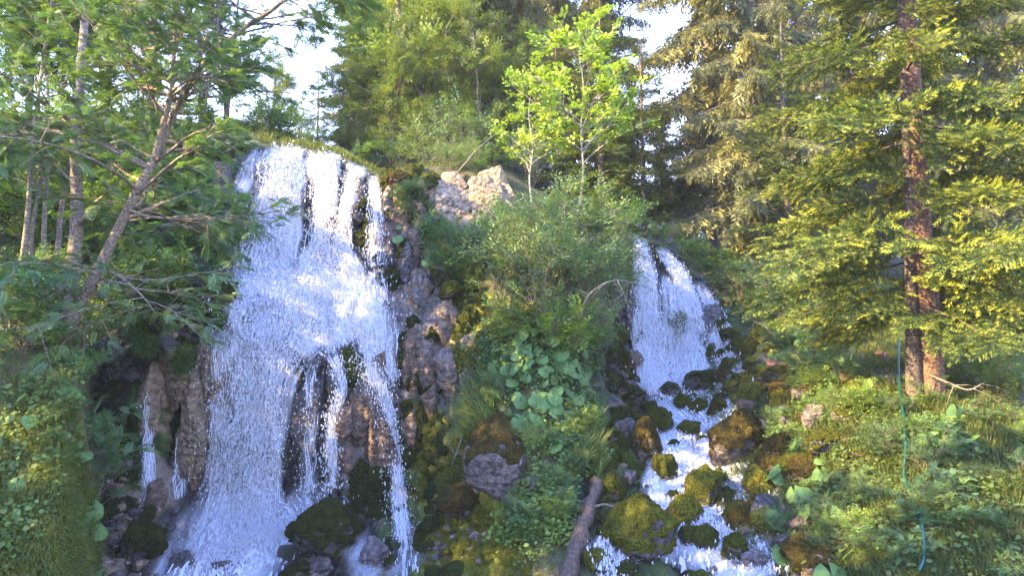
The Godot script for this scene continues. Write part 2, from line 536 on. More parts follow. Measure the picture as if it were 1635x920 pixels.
func ground() -> void:
	# kinds of ground, from the top of the hillside down
	var Z := func(px: Vector3, w: float, h: float, kind: int): zones.append([px.x, px.y, w, h, kind])
	Z.call(Vector3(-3.87, 4.22, -13.44), 2.6, 4.4, DARK)
	Z.call(Vector3(-6.04, 3.22, -13.27), 1.6, 2.9, DARK)
	Z.call(Vector3(-6.00, 7.55, -14.75), 0.9, 1.0, GREY)
	Z.call(Vector3(-2.06, 5.15, -13.56), 0.8, 3.2, GREY)
	Z.call(Vector3(-0.91, 7.26, -14.46), 0.85, 0.55, TAN)
	Z.call(Vector3(-1.13, 4.44, -12.92), 0.75, 1.2, GREY)
	Z.call(Vector3(-6.20, 3.33, -13.23), 0.28, 0.95, TAN)
	Z.call(Vector3(-5.53, 3.21, -13.34), 0.3, 1.15, TAN)
	Z.call(Vector3(-1.67, 3.35, -12.92), 0.3, 0.75, TAN)
	Z.call(Vector3(-2.57, 2.74, -12.57), 0.5, 1.0, GREY)
	Z.call(Vector3(-5.59, 5.25, -13.35), 1.0, 0.45, MOSS)
	Z.call(Vector3(-6.60, 2.28, -12.91), 0.5, 1.4, MOSS)
	Z.call(Vector3(-1.55, 2.13, -12.47), 0.7, 1.3, MOSS)
	Z.call(Vector3(-0.72, 1.99, -11.13), 0.75, 1.1, BRIGHT_MOSS)
	Z.call(Vector3(-0.62, 4.66, -12.70), 0.35, 0.6, BRIGHT_MOSS)
	Z.call(Vector3(-2.03, 7.76, -14.81), 0.5, 0.22, BRIGHT_MOSS)
	Z.call(Vector3(3.40, 4.74, -15.15), 1.3, 1.7, DARK)
	Z.call(Vector3(2.59, 2.65, -11.70), 1.6, 1.9, DARK)
	Z.call(Vector3(4.43, 4.23, -13.94), 0.7, 1.0, MOSS)
	Z.call(Vector3(1.68, 2.39, -10.93), 0.5, 1.2, MOSS)
	Z.call(Vector3(5.68, 6.36, -17.69), 0.6, 0.3, BRIGHT_MOSS)
	Z.call(Vector3(3.23, 2.19, -9.36), 0.55, 1.1, GREY)
	Z.call(Vector3(-6.21, 1.34, -11.95), 0.45, 1.0, SAND)
	Z.call(Vector3(4.74, 2.50, -7.11), 0.3, 0.3, SAND)
	Z.call(Vector3(4.64, 3.68, -10.66), 0.5, 0.5, BRIGHT_MOSS)
	Z.call(Vector3(5.23, 3.12, -8.13), 0.5, 0.4, BRIGHT_MOSS)

	var soil := Acc.new()
	var stone := PackedByteArray()
	var on_rock := PackedInt32Array()
	var on_soil := PackedInt32Array()
	var cols := 421
	var rows := 141
	for j in rows:
		for i in cols:
			var x := -16.8 + i * 0.08
			var c := crest(x)
			var y := lerpf(-2.5, c.x, float(j) / (rows - 1))
			var kind := zone_at(x, y)
			var o := out_of(x, y)
			var r := relief_at(x, y, kind) * minf(1.0, (c.x - y) * 2.0 + 0.1)
			var p := Vector3(x, y, -depth(x, y)) + Vector3(0, 0, 0.6 * r) + o * (0.4 * r)
			soil.v.push_back(p)
			stone.push_back(1 if kind == DARK or kind == TAN or kind == GREY else 0)
			var pick := fine.get_noise_2d(x * 1.7 + 9.0, y * 1.7)
			var q: Array = ZONE_COLORS[kind][0 if pick < -0.12 else (1 if pick < 0.16 else 2)]
			var g := 1.0 + 0.25 * fine.get_noise_2d(x * 6.0, y * 6.0)
			soil.c.push_back(lin(q[0] * g * 1.2, q[1] * g * 1.2, q[2] * g * 1.2))
	for j in rows - 1:
		for i in cols - 1:
			var a := j * cols + i
			soil.i.append_array([a, a + cols, a + 1, a + 1, a + cols, a + cols + 1])
			var bare := stone[a] + stone[a + 1] + stone[a + cols] + stone[a + cols + 1] > 2
			(on_rock if bare else on_soil).append_array([a, a + cols, a + 1, a + 1, a + cols, a + cols + 1])
	soil.n = normals(soil.v, soil.i)
	var h := thing("hillside", Vector3.ZERO, "steep wooded hillside with the wet rock face behind both waterfalls", "", "", "structure")
	soil.i = on_rock
	part("rock_face", soil.mesh(), M.wet_rock, h)
	soil.i = on_soil
	part("soil", soil.mesh(), M.earth, h)
	hillside = h

	# the forest floor behind the crest, wide enough to fill the gaps between the trees
	var fl := Acc.new()
	cols = 141
	rows = 60
	for j in rows:
		for i in cols:
			var x := (i - 70) / 70.0
			x = 16.8 * x + signf(x) * pow(absf(x), 3.0) * 90.0
			var t := -0.15 + pow(float(j) / (rows - 1), 2.2) * 150.0
			var d := crest(x).y + t
			fl.v.push_back(Vector3(x, floor_y(x, d) - (0.02 if t > 0 else 0.12), -d))
			var g := 1.0 + 0.4 * fine.get_noise_2d(x * 3.0, d * 3.0)
			fl.c.push_back(lin(0.04 * g, 0.052 * g, 0.014 * g))
	for j in rows - 1:
		for i in cols - 1:
			var a := j * cols + i
			fl.i.append_array([a, a + cols, a + 1, a + 1, a + cols, a + cols + 1])
	fl.n = normals(fl.v, fl.i)
	var f := part("forest_floor", fl.mesh(), M.earth, self)
	tag(f, "mossy forest floor that rises behind the crest of the falls", "", "", "structure")


var hillside: Node3D


func normals(v: PackedVector3Array, idx: PackedInt32Array) -> PackedVector3Array:
	var n := PackedVector3Array()
	n.resize(v.size())
	for t in range(0, idx.size(), 3):
		var a := idx[t]
		var b := idx[t + 1]
		var c := idx[t + 2]
		var f := (v[c] - v[a]).cross(v[b] - v[a])
		n[a] += f
		n[b] += f
		n[c] += f
	for k in n.size():
		n[k] = n[k].normalized()
	return n


# the near bank with the rowan tree: a grassy mound of its own

func bank_edge(d: float) -> float:
	return -0.557 * d - 0.02 + 0.16 * wobble.get_noise_1d(d * 2.2) - 0.02 * (d - 8.0)


func bank_y(x: float, d: float) -> float:
	var top := 4.35 + (d - 9.4) * 0.12 if d > 9.4 else 4.35 - pow((9.4 - d) / 2.7, 1.15) * 2.2
	top += 0.14 * wobble.get_noise_2d(x * 1.6, d * 1.6) + 0.05 * fine.get_noise_2d(x, d)
	var s := clampf((bank_edge(d) - x) / 0.55 + 0.35, 0.0, 1.0)
	return lerpf(-1.5, top, pow(s, 0.45)) if s < 1.0 else top


func bank() -> void:
	var a := Acc.new()
	var cols := 131
	var rows := 121
	for j in rows:
		for i in cols:
			var d := 2.5 + j * 0.1
			var x := bank_edge(d) + 0.25 - pow(float(i) / (cols - 1), 1.5) * 12.0
			a.v.push_back(Vector3(x, bank_y(x, d), -d))
			var g := 1.0 + 0.4 * fine.get_noise_2d(x * 2.0, d * 2.0)
			var w := fine.get_noise_2d(x * 0.7 + 5.0, d * 0.7)
			var q := Vector3(0.085, 0.1, 0.025) if w < 0.05 else (Vector3(0.13, 0.105, 0.04) if w < 0.25 else Vector3(0.1, 0.085, 0.03))
			a.c.push_back(lin(q.x * g, q.y * g, q.z * g))
	for j in rows - 1:
		for i in cols - 1:
			var k := j * cols + i
			a.i.append_array([k, k + 1, k + cols, k + 1, k + cols + 1, k + cols])
	a.n = normals(a.v, a.i)
	var o := part("grassy_bank", a.mesh(), M.earth, self)
	tag(o, "near grassy bank below the leaning rowan tree", "", "", "structure")


# ---------------------------------------------------------------- water

var flow := FastNoiseLite.new()


func sampled(pts: Array, step: float) -> Array:   # [[centre, half width, lateral], ...] every STEP metres down the hillside
	var c: Array[Vector2] = []
	var w: Array[float] = []
	for k in pts.size() - 1:
		var a: Vector3 = pts[k][0]
		var b: Vector3 = pts[k + 1][0]
		var n := maxi(1, int(Vector2(a.x - b.x, a.y - b.y).length() / step))
		var p0: Vector3 = pts[maxi(k - 1, 0)][0]
		var p3: Vector3 = pts[mini(k + 2, pts.size() - 1)][0]
		for s in n:
			var q := a.cubic_interpolate(b, p0, p3, float(s) / n)
			c.append(Vector2(q.x, q.y))
			w.append(lerpf(pts[k][1], pts[k + 1][1], float(s) / n))
	var out := []
	for k in c.size():
		var t := (c[mini(k + 3, c.size() - 1)] - c[maxi(k - 3, 0)]).normalized()
		out.append([c[k], w[k], Vector2(-t.y, t.x)])
	return out


# a torn sheet of white water; DENSE 0..1 says how closed it is
func lace(acc: Acc, pts: Array, off: float, dense: float, seed_: int, across := 11.0, along := 1.6, cell := 0.024, billow := 0.05) -> void:
	flow.seed = seed_
	var line := sampled(pts, 0.05)
	var widest := 0.0
	for l in line:
		widest = maxf(widest, l[1])
	var nc := maxi(4, int(2.0 * widest / cell))
	var white := Color.WHITE
	var last := PackedVector3Array()
	var s := 0.0
	for k in line.size():
		var row := PackedVector3Array()
		var c: Vector2 = line[k][0]
		var hw: float = line[k][1]
		var lat: Vector2 = line[k][2]
		s += 0.05
		for i in nc + 1:
			var u := float(i) / nc * 2.0 - 1.0
			var wob := flow.get_noise_2d(u * hw * 3.0 + 7.0, s * 1.2) * 0.05
			var q := c + lat * (u * hw + wob)
			var b := hill_at(q.x, q.y)
			b += Vector3(0, 0.25, 1.0) * (off + billow * flow.get_noise_2d(u * hw * across * 0.6, s * along * 0.9 + 50.0))
			row.push_back(b)
		if k:
			for i in nc:
				var u := (i + 0.5) / nc * 2.0 - 1.0
				var n := flow.get_noise_2d(u * hw * across, s * along) * 0.9 + flow.get_noise_2d(u * hw * across * 3.0, s * along * 3.4 + 9.0) * 0.75
				var edge := maxf(0.0, absf(u) - 0.55) / 0.45
				var end := clampf(minf(k, line.size() - k) / 8.0, 0.0, 1.0)
				if n < (dense - 0.5) * 1.5 - edge * 0.8 - (1.0 - end) * 0.3:
					acc.tri(last[i], last[i + 1], row[i], white)
					acc.tri(last[i + 1], row[i + 1], row[i], white)
		last = row


# a sheet of streaked water that lies on the rock; BODY 0..1 says how much water there is
func veil(acc: Acc, pts: Array, off: float, body: float, seed_: int, billow := 0.06) -> void:
	flow.seed = seed_
	var line := sampled(pts, 0.07)
	var widest := 0.0
	for l in line:
		widest = maxf(widest, l[1])
	var nc := maxi(4, int(2.4 * widest / 0.045))
	var first := acc.v.size()
	var s := 0.0
	for k in line.size():
		var c: Vector2 = line[k][0]
		var hw: float = line[k][1]
		var lat: Vector2 = line[k][2]
		s += 0.07
		for i in nc + 1:
			var u := (float(i) / nc * 2.0 - 1.0) * 1.2
			var q := c + lat * (u * hw)
			var b := hill_at(q.x, q.y)
			b += Vector3(0, 0.2, 1.0) * (off + billow * flow.get_noise_2d(u * hw * 5.0, s * 1.3) + billow * 0.5 * flow.get_noise_2d(u * hw * 14.0, s * 4.0))
			acc.v.push_back(b)
			var n := flow.get_noise_2d(u * hw * 6.0 + 31.0, s * 1.1)
			var big := flow.get_noise_2d(u * hw * 1.6 + 3.0, s * 0.55 + 77.0)
			var a := clampf((1.05 - absf(u) + n * 0.35) / 0.3, 0.0, 1.0) * clampf(body + n * 0.4 + big * 0.55, 0.0, 1.0)
			a *= clampf(minf(k, line.size() - 1 - k) / 3.0, 0.0, 1.0)
			acc.c.push_back(Color(1, 1, 1, a))
	for k in line.size() - 1:
		for i in nc:
			var a := first + k * (nc + 1) + i
			acc.i.append_array([a, a + 1, a + nc + 1, a + 1, a + nc + 2, a + nc + 1])


func veils(parent: Node3D, list: Array, kind: String, offs: Array) -> void:   # list: [[stream, body], ...]
	for k in 3:
		var a := Acc.new()
		for s in list:
			veil(a, s[0], offs[k], s[1] * [1.0, 0.95, 0.8][k], 200 + k)
		a.n = normals(a.v, a.i)
		for j in a.n.size():
			if a.n[j].z < 0:
				a.n[j] = -a.n[j]
		part("water_sheet", a.mesh(), M["%s%d" % [kind, k]], parent)


# threads of falling water in front of the sheet
func threads(acc: Acc, pts: Array, count: int, thick: float, off: float) -> void:
	var line := sampled(pts, 0.06)
	for t in count:
		var u := clampf(rng.randfn(0.0, 0.45), -1.15, 1.15)
		var k := rng.randi_range(0, line.size() - 3)
		var n := mini(line.size() - k, rng.randi_range(4, 18))
		if n < 3:
			continue
		var w := thick * rng.randf_range(0.4, 1.4)
		var out := off + rng.randf() * 0.12
		var p := PackedVector3Array()
		for j in n:
			var l = line[k + j]
			var q: Vector2 = l[0] + l[2] * (u * l[1])
			q.x += 0.02 * sin(j * 0.7 + t)
			p.push_back(hill_at(q.x, q.y) + Vector3(0, 0, out + 0.05 * sin(PI * j / n)))
		for j in n - 1:
			var a := w * sin(PI * (j + 0.15) / n)
			var b := w * sin(PI * (j + 1.15) / n) if j < n - 2 else 0.0
			acc.tri(p[j] + Vector3(-a, 0, 0), p[j] + Vector3(0, 0, a), p[j + 1] + Vector3(-b, 0, 0), Color.WHITE)
			acc.tri(p[j] + Vector3(0, 0, a), p[j + 1] + Vector3(0, 0, b), p[j + 1] + Vector3(-b, 0, 0), Color.WHITE)
			acc.tri(p[j] + Vector3(0, 0, a), p[j] + Vector3(a, 0, 0), p[j + 1] + Vector3(0, 0, b), Color.WHITE)
			acc.tri(p[j] + Vector3(a, 0, 0), p[j + 1] + Vector3(b, 0, 0), p[j + 1] + Vector3(0, 0, b), Color.WHITE)


func drops(spots: Array[Transform3D], pts: Array, count: int, size: float, off: float, spread := 1.0) -> void:
	var line := sampled(pts, 0.06)
	for t in count:
		var l = line[rng.randi_range(mini(5, line.size() - 2), line.size() - 1)]
		var u := rng.randfn(0.0, 0.55) * spread
		var q: Vector2 = l[0] + l[2] * (u * l[1]) + Vector2(rng.randf_range(-0.03, 0.03), rng.randf_range(-0.05, 0.05))
		var p := Vector3(q.x, q.y, -depth(q.x, q.y)) + Vector3(0, 0, off + absf(rng.randfn(0.0, 0.16)))
		var s := size * pow(rng.randf(), 2.0) + size * 0.35
		spots.append(Transform3D(Basis(Vector3(s, 0, 0), Vector3(rng.randf_range(-0.3, 0.3) * s, s * rng.randf_range(1.0, 3.2), 0), Vector3(0, 0, s)), p))


func drop_mesh() -> ArrayMesh:
	var a := Acc.new()
	var t := Vector3(0, 1.3, 0)
	var b := Vector3(0, -1, 0)
	for k in 4:
		var p := Vector3(cos(k * PI / 2), 0, sin(k * PI / 2))
		var q := Vector3(cos((k + 1) * PI / 2), 0, sin((k + 1) * PI / 2))
		a.tri(t, q, p, Color.WHITE)
		a.tri(b, p, q, Color.WHITE)
	return a.mesh()


func water() -> void:
	flow.noise_type = FastNoiseLite.TYPE_SIMPLEX_SMOOTH
	flow.frequency = 1.0
	flow.fractal_octaves = 2
	var drop := drop_mesh()

	# the tall fall
	var left := [[Vector3(-4.88, 8.61, -15.62), 0.40], [Vector3(-4.81, 7.77, -15.13), 0.44], [Vector3(-4.81, 6.92, -14.85), 0.48], [Vector3(-4.78, 5.85, -14.53), 0.57], [Vector3(-4.61, 4.69, -13.70), 0.59], [Vector3(-4.62, 3.21, -13.30), 0.52], [Vector3(-4.78, 1.79, -13.25), 0.66], [Vector3(-4.59, 1.00, -12.53), 0.86], [Vector3(-4.35, 0.82, -11.91), 0.92]]
	var mid := [[Vector3(-4.09, 8.45, -15.53), 0.45], [Vector3(-3.92, 7.78, -15.15), 0.29], [Vector3(-3.82, 6.93, -14.91), 0.26], [Vector3(-3.80, 6.25, -14.71), 0.33], [Vector3(-3.89, 5.72, -14.47), 0.59], [Vector3(-3.90, 4.69, -13.69), 0.61], [Vector3(-4.19, 3.88, -13.41), 0.39], [Vector3(-4.32, 2.67, -13.21), 0.34], [Vector3(-4.37, 1.60, -13.11), 0.40], [Vector3(-4.12, 0.97, -12.24), 0.52]]
	var lip := [[Vector3(-3.24, 8.21, -15.90), 0.27], [Vector3(-3.29, 7.57, -14.93), 0.18], [Vector3(-3.38, 6.90, -14.76), 0.15], [Vector3(-3.37, 6.23, -14.57), 0.19], [Vector3(-3.29, 5.57, -14.21), 0.49], [Vector3(-3.25, 4.81, -13.68), 0.52], [Vector3(-3.01, 4.22, -12.95), 0.38]]
	var thread_lip := [[Vector3(-2.89, 7.89, -15.28), 0.10], [Vector3(-2.72, 6.98, -14.50), 0.11], [Vector3(-2.66, 6.32, -14.29), 0.15], [Vector3(-2.64, 5.80, -14.10), 0.19]]
	var right := [[Vector3(-2.89, 5.68, -14.14), 0.41], [Vector3(-2.63, 4.92, -13.60), 0.35], [Vector3(-2.50, 4.22, -13.25), 0.18], [Vector3(-2.31, 3.68, -12.95), 0.10], [Vector3(-2.13, 3.14, -12.87), 0.09], [Vector3(-2.00, 2.50, -12.84), 0.10], [Vector3(-1.87, 1.80, -12.62), 0.12], [Vector3(-1.69, 1.34, -11.95), 0.14], [Vector3(-1.59, 1.13, -11.56), 0.22]]
	var over_rock := [[Vector3(-3.24, 4.27, -13.10), 0.16], [Vector3(-2.97, 3.90, -12.69), 0.08], [Vector3(-2.91, 3.48, -12.64), 0.06], [Vector3(-3.00, 3.11, -12.61), 0.08], [Vector3(-3.02, 2.54, -12.54), 0.09], [Vector3(-2.98, 1.94, -12.41), 0.10]]
	var veil_a := [[Vector3(-3.54, 4.22, -13.26), 0.14], [Vector3(-3.48, 3.35, -12.86), 0.15], [Vector3(-3.48, 2.50, -12.82), 0.15], [Vector3(-3.45, 1.78, -12.71), 0.15]]
	var veil_right := [[Vector3(-2.57, 5.29, -13.76), 0.35], [Vector3(-2.43, 4.45, -13.41), 0.34], [Vector3(-2.26, 3.57, -12.93), 0.27]]
	var side_left := [[Vector3(-5.50, 8.55, -15.52), 0.12], [Vector3(-5.55, 7.97, -15.12), 0.13], [Vector3(-5.53, 7.31, -14.83), 0.13]]
	var side_wall := [[Vector3(-5.24, 4.57, -13.40), 0.16], [Vector3(-5.26, 3.77, -13.37), 0.14], [Vector3(-5.22, 2.88, -13.33), 0.14], [Vector3(-5.22, 2.10, -13.33), 0.16]]
	var trickle := [[Vector3(-6.40, 3.67, -13.17), 0.03], [Vector3(-6.38, 2.89, -13.16), 0.05], [Vector3(-6.26, 2.26, -13.02), 0.06], [Vector3(-6.07, 1.69, -12.66), 0.08]]
	var trickle_rock := [[Vector3(-5.92, 2.77, -13.28), 0.06], [Vector3(-5.83, 2.02, -13.15), 0.07], [Vector3(-5.73, 1.62, -13.01), 0.08]]
	var ledge := [[Vector3(-5.03, 5.31, -14.03), 0.17], [Vector3(-5.07, 4.93, -13.68), 0.14], [Vector3(-5.06, 4.45, -13.48), 0.12]]
	var fall := thing("waterfall", Vector3.ZERO, "tall white waterfall pouring down the dark cliff between the rowan and the mossy rib", "waterfall", "", "structure")
	veils(fall, [[left, 1.0], [mid, 1.0], [lip, 0.9], [thread_lip, 0.55], [right, 0.75], [over_rock, 0.4], [veil_a, 0.15], [veil_right, 0.35], [side_left, 0.6], [side_wall, 0.4], [trickle, 0.4], [trickle_rock, 0.25], [ledge, 0.45]], "veil", [0.06, 0.14, 0.24])
	var a := Acc.new()
	for s in [[left, 0.3], [mid, 0.28]]:
		lace(a, s[0], 0.3, s[1], 123, 26.0, 5.0, 0.011, 0.12)
	lace(a, lip, 0.16, 0.3, 35, 18.0, 2.6, 0.014)
	lace(a, right, 0.16, 0.35, 38, 18.0, 3.0, 0.014)
	lace(a, over_rock, 0.1, 0.34, 39, 18.0, 2.6, 0.014)
	part("water_spatter", a.mesh(), M.foam, fall)
	var t := Acc.new()
	threads(t, left, 260, 0.006, 0.16)
	threads(t, mid, 240, 0.006, 0.16)
	threads(t, lip, 120, 0.006, 0.1)
	threads(t, thread_lip, 50, 0.009, 0.08)
	threads(t, right, 140, 0.006, 0.1)
	threads(t, over_rock, 80, 0.005, 0.06)
	threads(t, veil_a, 70, 0.006, 0.06)
	threads(t, veil_right, 90, 0.006, 0.06)
	threads(t, side_wall, 60, 0.006, 0.06)
	threads(t, trickle, 50, 0.006, 0.05)
	threads(t, trickle_rock, 30, 0.005, 0.05)
	part("water_threads", t.mesh(), M.foam, fall).set_meta("kind", "stuff")
	var spots: Array[Transform3D] = []
	drops(spots, left, 9000, 0.009, 0.2)
	drops(spots, mid, 8000, 0.009, 0.2)
	drops(spots, lip, 2600, 0.009, 0.12)
	drops(spots, thread_lip, 500, 0.011, 0.08, 1.6)
	drops(spots, right, 2600, 0.009, 0.1, 1.8)
	drops(spots, over_rock, 900, 0.01, 0.08, 1.8)
	drops(spots, veil_a, 500, 0.008, 0.08, 1.6)
	drops(spots, veil_right, 900, 0.009, 0.08, 1.2)
	drops(spots, side_wall, 500, 0.009, 0.08, 1.2)
	drops(spots, trickle, 260, 0.008, 0.06, 1.2)
	drops(spots, [[Vector3(-4.66, 1.40, -13.03), 1.23], [Vector3(-4.37, 0.84, -11.99), 1.23]], 2200, 0.012, 0.25)
	many("droplets", drop, M.foam, spots, PackedColorArray(), fall)

	# the pool at its foot: foam over shallow water
	var pool := thing("pool", Vector3.ZERO, "foaming pool at the foot of the tall waterfall", "", "", "structure")
	var basin := [[Vector3(-4.39, 1.06, -12.60), 1.19], [Vector3(-4.23, 0.94, -12.16), 1.30], [Vector3(-4.03, 0.71, -11.63), 1.39], [Vector3(-3.82, 0.48, -11.07), 1.42]]
	var foot := [[Vector3(-1.58, 1.23, -11.67), 0.26], [Vector3(-1.53, 1.12, -11.33), 0.33], [Vector3(-1.39, 0.97, -10.60), 0.27]]
	var outlet := [[Vector3(-1.85, 1.00, -11.26), 0.58], [Vector3(-1.97, 0.88, -10.93), 0.75], [Vector3(-2.07, 0.66, -10.52), 0.81]]
	veils(pool, [[basin, 1.4], [foot, 1.1], [outlet, 0.6]], "run", [0.1, 0.17, 0.26])
	var f := Acc.new()
	lace(f, basin, 0.25, 0.5, 52, 9.0, 6.0, 0.016, 0.12)
	lace(f, foot, 0.16, 0.5, 53, 9.0, 6.0, 0.016, 0.06)
	part("foam", f.mesh(), M.foam, pool)

	# spray
	for m in [[Vector3(-4.15, 1.35, -11.90), Vector3(2.6, 1.3, 1.0), 0.22, "fine spray hanging over the foaming pool"], [Vector3(-3.94, 5.33, -13.60), Vector3(2.2, 1.0, 0.7), 0.16, "fine spray where the tall fall strikes its ledge"], [Vector3(2.98, 3.52, -13.90), Vector3(1.6, 0.8, 0.7), 0.14, "fine spray at the foot of the smaller fall"]]:
		var v := FogVolume.new()
		v.name = called_once("mist")
		v.shape = RenderingServer.FOG_VOLUME_SHAPE_ELLIPSOID
		v.size = m[1]
		var fm := FogMaterial.new()
		fm.density = m[2]
		fm.albedo = Color(0.97, 0.98, 1.0)
		v.material = fm
		add_child(v)
		v.position = m[0]
		tag(v, m[3], "mist", "", "stuff")

	# the broader, lower fall and the stream that runs from it between the boulders
	var r1 := [[Vector3(2.85, 6.73, -16.29), 0.14], [Vector3(2.77, 5.82, -15.45), 0.26], [Vector3(2.73, 4.87, -15.02), 0.33], [Vector3(2.78, 3.98, -14.65), 0.38], [Vector3(2.71, 3.36, -13.63), 0.35]]
	var r2 := [[Vector3(3.25, 6.53, -16.30), 0.10], [Vector3(3.52, 6.07, -15.92), 0.18], [Vector3(3.71, 5.43, -15.53), 0.23], [Vector3(3.73, 4.62, -15.22), 0.25], [Vector3(3.49, 3.85, -14.63), 0.28], [Vector3(3.19, 3.36, -13.68), 0.30]]
	var r3 := [[Vector3(4.03, 5.70, -15.92), 0.11], [Vector3(4.23, 5.16, -15.58), 0.16], [Vector3(4.19, 4.48, -14.94), 0.18], [Vector3(4.10, 3.98, -14.47), 0.20]]
	var r4 := [[Vector3(3.38, 5.84, -15.66), 0.19], [Vector3(3.30, 4.74, -15.14), 0.21], [Vector3(3.17, 3.74, -14.50), 0.27]]
	var low := thing("waterfall", Vector3.ZERO, "smaller fanned waterfall above the mossy boulders, beside the leafy thicket", "waterfall", "", "structure")
	veils(low, [[r1, 0.85], [r2, 0.95], [r3, 0.5], [r4, 0.45]], "veil", [0.05, 0.1, 0.16])
	var b := Acc.new()
	lace(b, r1, 0.12, 0.3, 62, 18.0, 2.4, 0.014)
	lace(b, r2, 0.12, 0.34, 64, 18.0, 2.4, 0.014)
	part("water_spatter", b.mesh(), M.foam, low)
	var t2 := Acc.new()
	threads(t2, r1, 220, 0.005, 0.08)
	threads(t2, r2, 160, 0.005, 0.08)
	threads(t2, r3, 130, 0.005, 0.06)
	threads(t2, r4, 120, 0.005, 0.06)
	part("water_threads", t2.mesh(), M.foam, low).set_meta("kind", "stuff")
	spots = []
	drops(spots, r1, 2200, 0.012, 0.08)
	drops(spots, r2, 1800, 0.012, 0.08)
	drops(spots, r3, 900, 0.01, 0.06)
	drops(spots, r4, 900, 0.009, 0.06)
	many("droplets", drop, M.foam, spots, PackedColorArray(), low)

	var brook := thing("stream", Vector3.ZERO, "white stream tumbling between the mossy boulders", "", "", "structure")
	var g := Acc.new()
	var runs := [
		[[[Vector3(2.94, 3.49, -13.97), 0.48], [Vector3(3.01, 3.22, -13.27), 0.45], [Vector3(3.14, 2.99, -12.68), 0.48], [Vector3(3.06, 2.76, -11.97), 0.53], [Vector3(2.79, 2.54, -11.42), 0.57], [Vector3(2.50, 2.38, -11.00), 0.49], [Vector3(2.25, 2.19, -10.56), 0.38], [Vector3(2.10, 2.05, -10.19), 0.30], [Vector3(2.08, 1.90, -9.77), 0.30], [Vector3(2.07, 1.75, -9.30), 0.45], [Vector3(1.96, 1.56, -8.68), 0.52]], 0.8],
		[[[Vector3(4.35, 4.02, -13.63), 0.09], [Vector3(4.09, 3.73, -13.14), 0.10], [Vector3(3.83, 3.44, -12.95), 0.13], [Vector3(3.53, 3.15, -12.70), 0.17], [Vector3(3.27, 2.92, -12.40), 0.23]], 0.72],
		[[[Vector3(2.86, 2.48, -11.23), 0.29], [Vector3(3.07, 2.38, -10.66), 0.24], [Vector3(3.18, 2.33, -10.16), 0.21], [Vector3(3.13, 2.20, -9.81), 0.18], [Vector3(2.92, 2.03, -9.64), 0.17], [Vector3(2.69, 1.87, -9.41), 0.21], [Vector3(2.37, 1.59, -8.58), 0.29]], 0.74],
		[[[Vector3(2.71, 2.88, -12.32), 0.27], [Vector3(2.41, 2.65, -11.71), 0.22], [Vector3(2.36, 2.47, -11.27), 0.23]], 0.6],
		[[[Vector3(2.47, 3.17, -13.11), 0.16], [Vector3(2.24, 2.96, -12.49), 0.09], [Vector3(2.19, 2.76, -11.99), 0.06]], 0.5],
		[[[Vector3(1.80, 2.04, -10.15), 0.07], [Vector3(1.59, 1.90, -9.76), 0.06], [Vector3(1.37, 1.78, -9.39), 0.05], [Vector3(1.19, 1.63, -9.06), 0.05], [Vector3(1.05, 1.49, -8.91), 0.07]], 0.62],
		[[[Vector3(1.51, 1.96, -9.88), 0.08], [Vector3(1.26, 1.86, -9.60), 0.07], [Vector3(1.08, 1.75, -9.42), 0.08], [Vector3(0.94, 1.66, -9.34), 0.13]], 0.62],
		[[[Vector3(3.14, 2.18, -9.68), 0.07], [Vector3(2.97, 1.98, -9.29), 0.08], [Vector3(2.79, 1.79, -8.87), 0.11], [Vector3(2.61, 1.64, -8.43), 0.14]], 0.6],
		[[[Vector3(2.54, 2.14, -10.38), 0.16], [Vector3(2.50, 1.98, -9.93), 0.12], [Vector3(2.45, 1.89, -9.64), 0.08]], 0.5],
		[[[Vector3(3.92, 3.76, -13.85), 0.12], [Vector3(4.17, 4.10, -14.46), 0.10], [Vector3(4.32, 4.41, -14.64), 0.10]], 0.5],
	]
	veils(brook, runs, "run", [0.1, 0.14, 0.18])
	for r in runs:
		lace(g, r[0], 0.14, r[1] - 0.42, 72, 14.0, 5.0, 0.013, 0.08)
	part("water_spatter", g.mesh(), M.foam, brook)
	spots = []
	for r in runs:
		drops(spots, r[0], 420, 0.012, 0.12, 1.2)
	many("droplets", drop, M.foam, spots, PackedColorArray(), brook)


# ---------------------------------------------------------------- rocks

var rock_shapes := {}     # kind -> [[bare mesh, moss mesh or null], ...]


